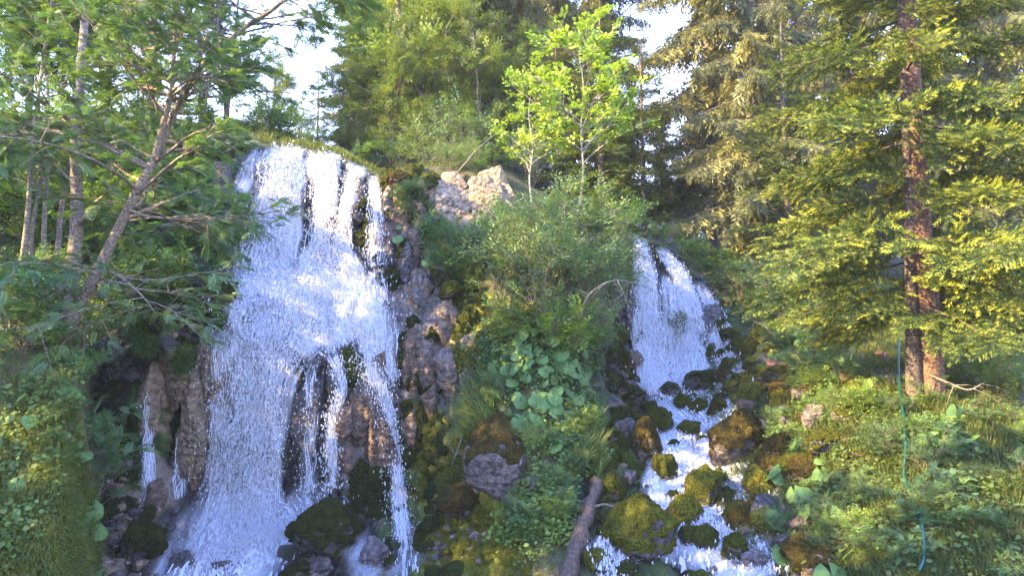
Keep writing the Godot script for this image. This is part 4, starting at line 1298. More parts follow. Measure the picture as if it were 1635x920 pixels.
# one fan of spruce twigs, 0.6 m long; toothed twigs for trees close by
func spray(toothed: bool, tips: float, seed_: int, pale := false) -> Acc:
	var r := RandomNumberGenerator.new()
	r.seed = seed_
	var a := Acc.new()
	var old := Color(0.06, 0.09, 0.022)
	var fresh := Color(0.28, 0.3, 0.04)
	if pale:
		old = Color(0.125, 0.135, 0.058)
		fresh = Color(0.19, 0.19, 0.07)
	var twig := func(at: Vector3, d: Vector3, l: float, w: float):
		var s: Vector3 = d.cross(Vector3.UP).normalized().rotated(d.normalized(), r.randf_range(-0.7, 0.7))
		var u: Vector3 = s.cross(d).normalized()
		var g := r.randf_range(0.8, 1.2)
		var young := r.randf() < tips
		if not toothed:
			w *= 0.55
			var col := (fresh if young else old) * g
			a.tri(at, at + d * l * 0.5 + s * w, at + d * l, col)
			a.tri(at, at + d * l, at + d * l * 0.5 - s * w, col)
			a.tri(at, at + d * l * 0.5 + u * w, at + d * l, old * g)
			return
		var n := maxi(3, int(l / 0.03))
		for k in n:
			var t := float(k) / n
			var p: Vector3 = at + d * l * t
			var e: Vector3 = d * (l / n)
			var col: Color = (old if not young or t < 0.35 else fresh) * g
			var x := w * (1.0 - 0.4 * t) * r.randf_range(0.85, 1.2)
			a.tri(p, p + e * 1.3 + s * x, p + e * 0.7, col)
			a.tri(p, p + e * 0.7, p + e * 1.3 - s * x, col)
			a.tri(p, p + e * 1.4 + u * x * 0.9, p + e * 0.7, col)
			a.tri(p, p + e * 1.2 - u * x * 0.7, p + e * 0.7, col)
	var length := 0.6
	var pairs := 6
	for k in pairs:
		var t := (k + 0.6) / (pairs + 0.6)
		for q in [-1.0, 1.0]:
			var d := Vector3(0.75, r.randf_range(-0.45, 0.4), q * r.randf_range(0.5, 0.95)).normalized()
			var l := length * (0.42 * (1.0 - t) + 0.13) * r.randf_range(0.8, 1.15)
			var at := Vector3(length * t, -0.06 * t * t, 0)
			twig.call(at, d, l, 0.028)
			if l > 0.17:
				twig.call(at + d * l * 0.4, (d + Vector3(0.6, 0, -q * 0.2)).normalized(), l * 0.5, 0.026)
				twig.call(at + d * l * 0.5, (d + Vector3(-0.3, 0, q * 0.5)).normalized(), l * 0.42, 0.026)
		twig.call(Vector3(length * (t - 0.08), -0.06 * t * t, 0), Vector3(1, -0.08, 0), length * 0.16, 0.022)
	twig.call(Vector3(length * 0.92, -0.055, 0), Vector3(1, -0.1, 0).normalized(), 0.13, 0.028)
	return a


const NEEDLE_TINTS := [Vector3(1, 1, 1), Vector3(0.8, 0.85, 0.95), Vector3(1.25, 1.15, 0.9), Vector3(0.62, 0.7, 0.8)]


# one branch of a spruce, 2 m long: flat fans, or curtains of hanging twigs on old trees
func spruce_branch(curtain: bool, toothed: bool, tips: float, seed_: int) -> Piece:
	var r := RandomNumberGenerator.new()
	r.seed = seed_
	var sprays: Array[Acc] = []
	for k in 3:
		sprays.append(spray(toothed, tips, seed_ * 7 + k, curtain))
	var a := Acc.new()
	var path := PackedVector3Array()
	var length := 2.0
	for k in 9:
		var t := k / 8.0
		path.push_back(Vector3(length * t, (0.1 * t - 0.3 * t * t + (0.16 * t * t * t if not curtain else 0.05 * t)) * 1.0, 0.06 * sin(t * 5.0 + seed_)))
	var wood := Acc.new()
	tube(wood, path, 0.02, 0.004, 3, Color.WHITE)
	var add := func(s: Acc, xf: Transform3D):
		a.v.append_array(xf * s.v)
		var g := r.randf_range(0.8, 1.2)
		for c in s.c:
			a.c.push_back(Color(c.r * g, c.g * g, c.b * g))
	var n := 11 if toothed else (12 if curtain else 9)
	for k in n:
		var t := 0.16 + 0.84 * (k + r.randf() * 0.6) / n
		var p := path[mini(8, int(t * 8.0))].lerp(path[mini(8, int(t * 8.0) + 1)], t * 8.0 - int(t * 8.0))
		for q in [-1.0, 1.0]:
			var reach: float = ((0.8 if toothed else 0.95) * pow(1.0 - t, 0.8) + 0.26) * r.randf_range(0.7, 1.15)
			var d := Vector3(0.75, r.randf_range(-0.55, 0.3), q * r.randf_range(0.5, 1.0)).normalized()
			if curtain:
				d = Vector3(0.35, r.randf_range(-1.2, -0.5), q * r.randf_range(0.25, 0.6)).normalized()
				reach *= 0.9
			add.call(sprays[r.randi() % 3], Transform3D(frame(d, Vector3.UP + Vector3(r.randf_range(-0.9, 0.9), 0, r.randf_range(-0.9, 0.9)), reach / 0.6), p))
			if curtain and r.randf() < 0.7:
				add.call(sprays[r.randi() % 3], Transform3D(frame(Vector3(r.randf_range(-0.2, 0.4), -1, q * 0.25), Vector3(1, 0.2, q), reach / 0.6 * 0.9), p))
	add.call(sprays[0], Transform3D(frame(Vector3(1, 0.05, 0), Vector3.UP, 0.7), path[8] - Vector3(0.15, 0, 0)))
	var out := piece(a, NEEDLE_TINTS)
	for k in wood.i:
		out.wv.push_back(wood.v[k])
	return out


# ---------------------------------------------------------------- trees

# a spruce: [trunk mesh, branch mesh, crown mesh]
func spruce(height: float, radius: float, bare: float, trunk: float, branches: Array, per_metre: float, droop: float, seed_: int, bark := Color(0.2, 0.16, 0.13), upper: Array = [], upper_from := 99.0) -> Array:
	var r := RandomNumberGenerator.new()
	r.seed = seed_
	var t := Acc.new()
	var path := PackedVector3Array()
	for k in 15:
		var f := k / 14.0
		path.push_back(Vector3(0.05 * sin(f * 6.0 + seed_) * height * 0.04, height * f - 0.4, 0.05 * cos(f * 5.0) * height * 0.04))
	tube(t, path, trunk * 0.5, 0.02, 10, lin(bark.r, bark.g, bark.b), 0.18, 1.1)
	var wood := Acc.new()
	var crown := Acc.new()
	var h := bare
	var turn := 0.0
	while h < height - 0.25:
		var f := (h - bare) / (height - bare)
		var l := radius * (pow(1.0 - f, 0.75) * 0.96 + 0.07) * r.randf_range(0.7, 1.1)
		if f < 0.12:
			l *= lerpf(0.7, 1.0, f / 0.12)
		turn += 2.399 + r.randf_range(-0.4, 0.4)
		var pitch := lerpf(-droop, 0.55, f * f) + r.randf_range(-0.12, 0.12)
		var d := Vector3(cos(turn) * cos(pitch), sin(pitch), sin(turn) * cos(pitch))
		var b: Piece = (upper if upper and h > upper_from else branches)[r.randi() % (upper if upper and h > upper_from else branches).size()]
		var at := path[mini(14, int((h + 0.4) / height * 14.0))]
		var xf := Transform3D(frame(d, Vector3.UP, l / 2.0), Vector3(at.x, h, at.z))
		crown.v.append_array(xf * b.v)
		crown.c.append_array(b.c[r.randi() % b.c.size()])
		wood.v.append_array(xf * b.wv)
		h += r.randf_range(0.5, 1.5) / per_metre * (1.6 if h > upper_from else 1.0)
	for k in wood.v.size():
		wood.c.push_back(lin(0.13, 0.1, 0.075))
	return [t.mesh(), wood.mesh(), crown.mesh()]


# a leafy tree or shrub on given stems: [wood mesh, crown mesh]
func leafy(stems: Array, bunches: Array, base: Vector3, p: Dictionary, seed_: int) -> Array:
	var r := RandomNumberGenerator.new()
	r.seed = seed_
	var wood := Acc.new()
	var crown := Acc.new()
	var bark: Color = p.get("bark", Color(0.2, 0.17, 0.13))
	var bc := lin(bark.r, bark.g, bark.b)
	var hue: Array[PackedColorArray] = []
	for s in stems:
		var path: PackedVector3Array = s[0]
		tube(wood, path, s[1], s[2], 8 if s[1] > 0.03 else 5, bc, 0.15 if s[1] > 0.05 else 0.0)
		for k in int(p.limbs * s[3]):
			var t := lerpf(p.from, 1.0, pow(r.randf(), 0.8))
			var f := t * (path.size() - 1)
			var at := path[int(f)].lerp(path[mini(int(f) + 1, path.size() - 1)], f - int(f))
			var along := (path[mini(int(f) + 1, path.size() - 1)] - path[maxi(int(f) - 1, 0)]).normalized()
			var a := r.randf() * TAU
			var d: Vector3 = (Vector3(cos(a), 0, sin(a)) + along * p.up + Vector3.UP * 0.15 + p.get("lean", Vector3.ZERO)).normalized()
			var l: float = p.reach * r.randf_range(0.55, 1.1) * (1.0 - 0.45 * t)
			var limb := PackedVector3Array([at])
			for m in 5:
				d = (d + Vector3(r.randfn(0, 0.16), r.randfn(0, 0.12) - p.sag, r.randfn(0, 0.16))).normalized()
				limb.push_back(limb[-1] + d * l / 5.0)
			tube(wood, limb, lerpf(s[1], s[2], t) * 0.45 + 0.004, 0.004, 4, bc)
			for m in p.twigs:
				var u := lerpf(0.3, 1.0, (m + r.randf()) / p.twigs) * 4.99
				var q := limb[int(u)].lerp(limb[int(u) + 1], u - int(u))
				var td := ((limb[int(u) + 1] - limb[int(u)]).normalized() * 0.7 + Vector3(r.randfn(0, 0.6), r.randfn(0.05, 0.35), r.randfn(0, 0.6))).normalized()
				var tl: float = p.twig * r.randf_range(0.5, 1.2)
				tube(wood, PackedVector3Array([q, q + td * tl * 0.5 + Vector3(0, 0.02, 0), q + td * tl]), 0.006, 0.002, 3, bc)
				for c in p.bunch:
					var e: Vector3 = q + td * tl * (0.35 + 0.65 * (c + r.randf()) / p.bunch)
					var cd := (td + Vector3(r.randfn(0, 0.6), r.randfn(0, 0.3), r.randfn(0, 0.6))).normalized()
					var b: Piece = bunches[r.randi() % bunches.size()]
					crown.v.append_array(Transform3D(frame(cd, Vector3.UP + Vector3(r.randfn(0, 0.3), 0, r.randfn(0, 0.3)), r.randf_range(0.8, 1.25) * p.get("size", 1.0)), e) * b.v)
					var tint := b.c[r.randi() % b.c.size()]
					crown.c.append_array(tint)
	# the leaves' own colour
	for k in crown.c.size():
		var c := crown.c[k]
		crown.c[k] = Color(c.r * base.x, c.g * base.y, c.b * base.z)
	return [wood.mesh(), crown.mesh()]


func hue(r: float, g: float, b: float) -> Vector3:   # a linear colour as a factor on stored colours
	return Vector3(pow(r, 1 / 2.2), pow(g, 1 / 2.2), pow(b, 1 / 2.2))


func plant_tree(n: String, meshes: Array, at: Vector3, size: float, turn: float, label: String, group: String, leaves: Material, tall := 1.0) -> Node3D:
	var o := thing(n, at, label, "tree" if n.contains("tree") else ("herb" if n == "herb" else "shrub"), group)
	o.rotation.y = turn
	o.scale = Vector3(size, size * tall, size)
	if meshes.size() == 3:
		part("trunk", meshes[0], M.bark, o)
		part("branches", meshes[1], M.bark, o)
		part("crown", meshes[2], leaves, o)
	else:
		part("trunk" if n.contains("tree") else "stems", meshes[0], M.bark, o)
		part("crown" if n.contains("tree") else "foliage", meshes[1], leaves, o)
	return o


var bunch := {}


func trees() -> void:
	for k in ["rowan", "broad", "willow", "maple", "small"]:
		bunch[k] = [leaf_bunch(k, 1), leaf_bunch(k, 2), leaf_bunch(k, 3)]
	var fans := [spruce_branch(false, true, 0.75, 1), spruce_branch(false, true, 0.75, 2), spruce_branch(false, true, 0.6, 3)]
	var plain := [spruce_branch(false, false, 0.3, 4), spruce_branch(false, false, 0.3, 5)]
	var hanging := [spruce_branch(true, false, 0.25, 6), spruce_branch(true, false, 0.25, 7), spruce_branch(true, false, 0.2, 8)]

	# the near spruce on the bank, with a thinner second stem grown against it
	var near := spruce(11.5, 2.6, 1.25, 0.4, fans, 8.5, 0.22, 41, Color(0.26, 0.15, 0.1), plain, 6.4)
	var o := plant_tree("spruce_tree", near, Vector3(5.41, 3.56, -9.53) + Vector3(0, 0, -0.1), 1.0, 0.6, "near spruce with a reddish trunk on the bank beside the hose", "", M.needle)
	var second := Acc.new()
	tube(second, PackedVector3Array([Vector3(-0.24, -0.3, 0.1), Vector3(-0.22, 0.5, 0.1), Vector3(-0.19, 1.5, 0.08), Vector3(-0.13, 3.0, 0.05), Vector3(-0.1, 6.0, 0.02), Vector3(-0.08, 8.0, 0)]), 0.11, 0.03, 8, lin(0.17, 0.13, 0.11), 0.15)
	var s := part("second_stem", second.mesh(), M.bark, o)
	s.rotation.y = -0.6

	var old_a := spruce(24, 3.1, 2.0, 0.5, hanging, 4.8, 0.35, 51, Color(0.24, 0.2, 0.17), hanging, 12.0)
	var old_b := spruce(21, 2.7, 1.0, 0.42, hanging, 5.0, 0.3, 52, Color(0.24, 0.2, 0.17), hanging, 12.0)
	var young := spruce(8, 1.9, 0.3, 0.2, plain, 8.0, 0.05, 53)
	var tall := [
		["oldb", Vector3(-7.28, 13.25, -33.00), 0.62, 5.0, "dark spruce at the edge of the wide sky gap, above the tall fall"], ["oldb", Vector3(-5.45, 11.69, -28.00), 0.9, 2.5, "spruce behind the sunlit leafy tree"],
		["old", Vector3(-0.40, 9.85, -21.00), 1.0, 5.2, "big spruce with a bare grey trunk above the tan outcrop"], ["oldb", Vector3(-2.26, 10.69, -25.00), 1.1, 0.9, "spruce between the sunlit leafy tree and the big bare trunk"],
		["old", Vector3(1.80, 11.06, -29.00), 1.0, 1.7, "tall spruce behind the bright young maple"], ["oldb", Vector3(3.03, 8.78, -24.00), 1.0, 2.9, "drooping spruce at the narrow sky gap, thicket side"],
		["old", Vector3(5.47, 6.90, -19.50), 0.9, 3.3, "pale drooping spruce at the narrow sky gap, above the smaller fall"], ["oldb", Vector3(5.94, 6.33, -17.60), 0.9, 4.4, "pale drooping spruce next to the near spruce's crown"],
		["old", Vector3(11.33, 8.21, -28.00), 1.05, 5.6, "tall spruce behind the near spruce's outer branches"], ["oldb", Vector3(11.27, 6.82, -23.00), 1.1, 0.2, "tall spruce behind the near spruce's crown"],
		["old", Vector3(15.78, 8.05, -27.00), 1.0, 1.1, "far tall spruce straight behind the near spruce's trunk"], ["oldb", Vector3(13.23, 5.90, -20.00), 1.1, 2.0, "tall spruce behind the meadow, beyond the near spruce"],
		["old", Vector3(17.72, 7.21, -24.00), 1.0, 3.6, "tall spruce at the picture's edge behind the meadow"], ["oldb", Vector3(-5.39, 14.87, -40.00), 1.0, 5.9, "farthest spruce behind the sunlit leafy tree"],
		["oldb", Vector3(9.55, 12.53, -46.00), 0.55, 3.0, "far small spruce at the bottom of the narrow sky gap"], ["oldb", Vector3(0.41, 14.79, -38.00), 1.1, 4.1, "far spruce behind the big bare trunk"],
		["old", Vector3(13.75, 10.95, -38.00), 1.0, 0.5, "far spruce between the two pale drooping ones"],
	]
	for t in tall:
		plant_tree("spruce_tree", old_a if t[0] == "old" else old_b, t[1] - Vector3(0, 0.2, 0), t[2], t[3], t[4], "tall spruces on the wooded slope", M.needle)
	for t in [[Vector3(2.18, 7.45, -17.60), 0.8, 0.4, "dark young spruce behind the bright maple"], [Vector3(3.46, 7.20, -19.00), 0.75, 1.9, "dark young spruce above the top of the smaller fall"], [Vector3(1.15, 8.20, -18.50), 0.6, 3.0, "dark young spruce beside the big spruce's trunk"], [Vector3(6.28, 5.92, -16.50), 0.8, 2.2, "dark green young spruce just behind the near spruce's outer branches"], [Vector3(-6.52, 11.03, -24.00), 0.4, 4.0, "small young spruce on the skyline above the tall fall"], [Vector3(8.34, 5.91, -19.00), 0.8, 5.0, "young spruce in shade behind the near spruce"]]:
		plant_tree("spruce_tree", young, t[0] - Vector3(0, 0.1, 0), t[1], t[2], t[3], "young spruces of the undergrowth", M.needle)

	# the leaning rowan: two stems from one base
	var base := Vector3(-6.07, 4.28, -9.80)
	var path_a := [Vector3(-6.07, 4.22, -9.80), Vector3(-6.03, 4.72, -9.80), Vector3(-5.94, 5.40, -9.85), Vector3(-5.96, 6.19, -9.90), Vector3(-6.02, 6.98, -9.90), Vector3(-6.01, 7.87, -9.90), Vector3(-6.05, 8.82, -10.00), Vector3(-6.11, 9.99, -10.10), Vector3(-6.28, 11.86, -10.30)]
	var path_b := [Vector3(-6.02, 4.25, -9.80), Vector3(-5.78, 4.71, -9.70), Vector3(-5.38, 5.32, -9.50), Vector3(-4.94, 6.03, -9.30), Vector3(-4.56, 6.70, -9.20), Vector3(-4.38, 7.19, -9.20), Vector3(-4.00, 7.82, -9.10), Vector3(-3.41, 8.31, -9.00), Vector3(-2.88, 8.55, -8.80), Vector3(-2.44, 8.97, -8.60)]
	var path_c := [Vector3(-4.51, 6.67, -9.10), Vector3(-4.38, 7.09, -9.00), Vector3(-4.25, 7.50, -8.90), Vector3(-4.19, 8.10, -8.80), Vector3(-4.10, 9.02, -8.70)]
	var path_d := [Vector3(-4.89, 6.01, -9.20), Vector3(-4.75, 5.96, -9.40), Vector3(-4.64, 5.98, -9.70), Vector3(-4.48, 5.90, -10.00)]
	var path_e := [Vector3(-6.00, 6.89, -9.90), Vector3(-6.20, 7.05, -9.60), Vector3(-6.41, 7.02, -9.30), Vector3(-6.75, 6.80, -9.00)]
	var path_f := [Vector3(-5.33, 5.31, -9.40), Vector3(-4.97, 5.16, -9.20), Vector3(-4.63, 4.92, -9.10), Vector3(-4.43, 4.68, -9.10)]
	var bush := []
	for q in [[path_d, 0.025, 0.008, 0.4], [path_e, 0.035, 0.008, 0.3], [path_f, 0.02, 0.006, 0.35], [path_a, 0.115, 0.03, 0.65], [path_b, 0.085, 0.015, 1.3], [path_c, 0.05, 0.012, 0.9]]:
		var pts := []
		for v: Vector3 in q[0]:
			pts.append(v - base)
		bush.append([smooth_path(pts, 4), q[1], q[2], q[3]])
	var rowan := leafy(bush, bunch.rowan, hue(0.15, 0.23, 0.1), {limbs = 34, from = 0.3, up = 0.35, reach = 2.2, sag = 0.02, twigs = 9, twig = 0.5, bunch = 4, size = 0.72, bark = Color(0.36, 0.29, 0.23)}, 61)
	plant_tree("rowan_tree", rowan, base, 1.0, 0.0, "near leaning rowan with two mottled stems on the grassy bank", "", M.leaf)

	# slim pale stems behind it
	var slim := leafy([[smooth_path([Vector3.ZERO, Vector3(-0.15, 1.5, 0), Vector3(-0.1, 3.2, 0.1), Vector3(-0.4, 5.5, 0)], 4), 0.05, 0.012, 1.0]], bunch.rowan, hue(0.135, 0.212, 0.085), {limbs = 22, from = 0.45, up = 0.5, reach = 1.3, sag = 0.02, twigs = 6, twig = 0.35, bunch = 3, bark = Color(0.38, 0.33, 0.27)}, 62)
	for t in [[Vector3(-7.08, 5.18, -11.20), 1.0, 0.0, "slim pale rowan stem closest to the leaning rowan"], [Vector3(-7.54, 5.32, -11.60), 0.9, 1.0, "slim pale rowan stem, the middle one of four"], [Vector3(-7.47, 5.56, -12.00), 1.1, 2.0, "slim pale rowan stem partly behind the leaning rowan"], [Vector3(-7.24, 4.94, -10.60), 1.0, 3.0, "slim brownish rowan stem at the picture's edge"]]:
		plant_tree("rowan_tree", slim, Vector3(t[0].x, bank_y(t[0].x, -t[0].z) - 0.1, t[0].z), t[1], t[2], t[3], "slim rowan stems behind the leaning rowan", M.leaf)

	# leafy trees
	var up := func(h: float, lean: float) -> PackedVector3Array: return smooth_path([Vector3(0, -0.3, 0), Vector3(lean * 0.2, h * 0.3, 0.05), Vector3(lean * 0.6, h * 0.65, 0), Vector3(lean, h, 0.1)], 4)
	var broad := leafy([[up.call(8.0, -0.9), 0.11, 0.02, 1.0], [up.call(7.0, 1.0), 0.09, 0.02, 0.8]], bunch.broad, hue(0.19, 0.24, 0.05), {limbs = 26, from = 0.18, up = 0.6, reach = 2.6, sag = 0.0, twigs = 8, twig = 0.5, bunch = 4, size = 1.3, bark = Color(0.28, 0.23, 0.17)}, 63)
	var broad_dark := leafy([[up.call(7.5, 0.6), 0.1, 0.02, 1.0], [up.call(6.0, -0.8), 0.08, 0.02, 0.8]], bunch.rowan, hue(0.105, 0.186, 0.068), {limbs = 26, from = 0.12, up = 0.5, reach = 2.4, sag = 0.01, twigs = 8, twig = 0.5, bunch = 3, size = 1.25, bark = Color(0.24, 0.2, 0.16)}, 64)
	var low_tree := leafy([[up.call(5.0, -0.4), 0.06, 0.015, 1.0], [up.call(4.4, 0.9), 0.05, 0.012, 0.9], [up.call(3.6, -1.2), 0.045, 0.012, 0.8]], bunch.small, hue(0.17, 0.21, 0.05), {limbs = 22, from = 0.06, up = 0.5, reach = 1.9, sag = 0.0, twigs = 8, twig = 0.45, bunch = 4, size = 1.35, bark = Color(0.28, 0.23, 0.17)}, 66)
	for t in [[0, Vector3(-2.71, 8.96, -19.50), 1.15, 0.4, "sunlit yellow-green leafy tree above the tall fall's lip"], [0, Vector3(-3.85, 10.22, -23.00), 0.85, 2.6, "smaller sunlit leafy tree close to the wide sky gap"], [0, Vector3(-1.75, 9.67, -21.00), 0.9, 4.1, "leafy tree between the sunlit one and the big spruce"],
			[2, Vector3(-4.19, 9.37, -19.00), 0.55, 1.1, "low sunlit leafy tree just behind the tall fall's lip"], [2, Vector3(-3.11, 8.70, -18.20), 0.75, 2.0, "low sunlit leafy tree above the tall fall's outer lip"], [2, Vector3(-2.01, 8.88, -18.40), 0.8, 3.3, "low leafy tree above the tan outcrop, tall fall side"], [2, Vector3(-0.83, 9.02, -18.40), 0.75, 4.6, "low leafy tree in front of the big spruce's trunk"], [2, Vector3(0.46, 8.90, -19.50), 0.75, 5.5, "low leafy tree behind the small bright maple"], [2, Vector3(3.30, 7.54, -20.00), 0.7, 0.6, "low leafy tree behind the bright maple, by the narrow sky gap"], [2, Vector3(-8.74, 12.02, -26.00), 0.6, 2.6, "low leafy tree on the skyline at the rowan end of the wide sky gap"], [2, Vector3(-10.35, 13.65, -34.00), 0.5, 3.6, "far low leafy tree at the bottom of the wide sky gap"], [2, Vector3(4.78, 6.88, -20.50), 0.6, 1.6, "low leafy tree above the smaller fall"],
			[1, Vector3(-9.43, 9.32, -16.50), 0.8, 1.0, "leafy tree behind the leaning rowan's upright stem"], [1, Vector3(-8.62, 9.53, -17.00), 0.85, 2.2, "leafy tree above the dark cliff"], [1, Vector3(-7.47, 9.57, -17.20), 0.75, 3.0, "leafy tree on the crest above the rock shelf"], [1, Vector3(-11.33, 9.34, -16.80), 0.85, 5.0, "leafy tree behind the slim stems"], [1, Vector3(-7.37, 9.97, -18.50), 0.6, 5.8, "leafy tree at the crest next to the wide sky gap"], [1, Vector3(-12.77, 9.40, -17.00), 0.9, 0.3, "leafy tree beyond the picture's edge above the bank"]]:
		plant_tree("leafy_tree", [broad, broad_dark, low_tree][t[0]], t[1] - Vector3(0, 0.1, 0), t[2], t[3], t[4], "leafy trees on the crest", M.leaf)

	for t in [[Vector3(-12.2, 0, -10.4), 0.9, 0.7], [Vector3(-16.5, 0, -8.6), 1.1, 3.9], [Vector3(-12.0, 0, -7.2), 1.1, 1.9], [Vector3(-12.5, 0, -4.4), 1.5, 4.4], [Vector3(-9.3, 0, -4.0), 1.4, 2.9], [Vector3(-7.7, 0, -2.7), 1.55, 5.2]]:  # unseen leafy trees, added to screen the falls and stream from the sun
		plant_tree("leafy_tree", broad_dark, Vector3(t[0].x, bank_y(t[0].x, -t[0].z) - 0.1, t[0].z), t[1], t[2], "unseen leafy tree added for shade on the bank beyond the picture's edge", "leafy trees added for shade beyond the frame", M.leaf)
	for t in [[Vector3(-8.2, 0, -2.6), 0.62, 0.7], [Vector3(-10.6, 0, -1.2), 0.66, 2.0], [Vector3(-6.6, 0, -3.4), 0.55, 4.0]]:  # spruces added out of view to throw shadow on the spruce bank
		plant_tree("spruce_tree", old_b, Vector3(t[0].x, -1.5, t[0].z), t[1], t[2], "unseen spruce added for shade, downhill of the near bank", "spruces added for shade beyond the frame", M.needle)
	for t in [[Vector3(-13.5, 0, -13.0), 1.1, 0.7], [Vector3(-15.0, 0, -14.4), 1.2, 2.0], [Vector3(-15.5, 0, -12.2), 1.15, 3.0], [Vector3(-12.2, 0, -14.6), 1.0, 3.9]]:  # out of sight: young spruces added to keep direct sun off the waterfall
		plant_tree("spruce_tree", young, Vector3(t[0].x, 4.4, t[0].z), t[1], t[2], "unseen young spruce added for shade on the bank beyond the picture's edge", "young spruces added for shade beyond the frame", M.needle)

	# the bright young maple in front of the dark spruce
	var maple := leafy([[smooth_path([Vector3.ZERO, Vector3(0.1, 0.8, 0), Vector3(0.02, 1.6, 0.05), Vector3(0.12, 2.6, 0), Vector3(0.0, 3.3, 0)], 4), 0.03, 0.006, 1.0]], bunch.maple, hue(0.254, 0.338, 0.051), {limbs = 24, from = 0.25, up = 0.55, reach = 1.9, sag = -0.02, twigs = 6, twig = 0.35, bunch = 2, size = 0.9, bark = Color(0.42, 0.4, 0.36)}, 65)
	plant_tree("maple_tree", maple, Vector3(1.27, 6.93, -13.60), 0.9, 0.4, "bright yellow-green young maple with a thin white stem", "", M.leaf)
	plant_tree("maple_tree", maple, Vector3(0.41, 7.13, -14.60), 0.75, 2.4, "small bright maple just beside the big spruce's trunk", "", M.leaf)


# ---------------------------------------------------------------- shrubs

func shrub_shape(kind: String, base: Vector3, seed_: int, stems: int, size := 1.0) -> Array:
	var r := RandomNumberGenerator.new()
	r.seed = seed_
	var s := []
	for k in stems:
		var a := TAU * k / stems + r.randf()
		var lean := r.randf_range(0.15, 0.6)
		s.append([smooth_path([Vector3(0, -0.2, 0), Vector3(cos(a) * lean * 0.3, 0.35, sin(a) * lean * 0.3), Vector3(cos(a) * lean, r.randf_range(0.8, 1.3), sin(a) * lean)], 3), 0.015, 0.005, 1.0])
	return leafy(s, bunch[kind], base, {limbs = 5, from = 0.15, up = 0.5, reach = 0.6, sag = 0.0, twigs = 4, twig = 0.22, bunch = 2, size = size, bark = Color(0.25, 0.21, 0.16)}, seed_)


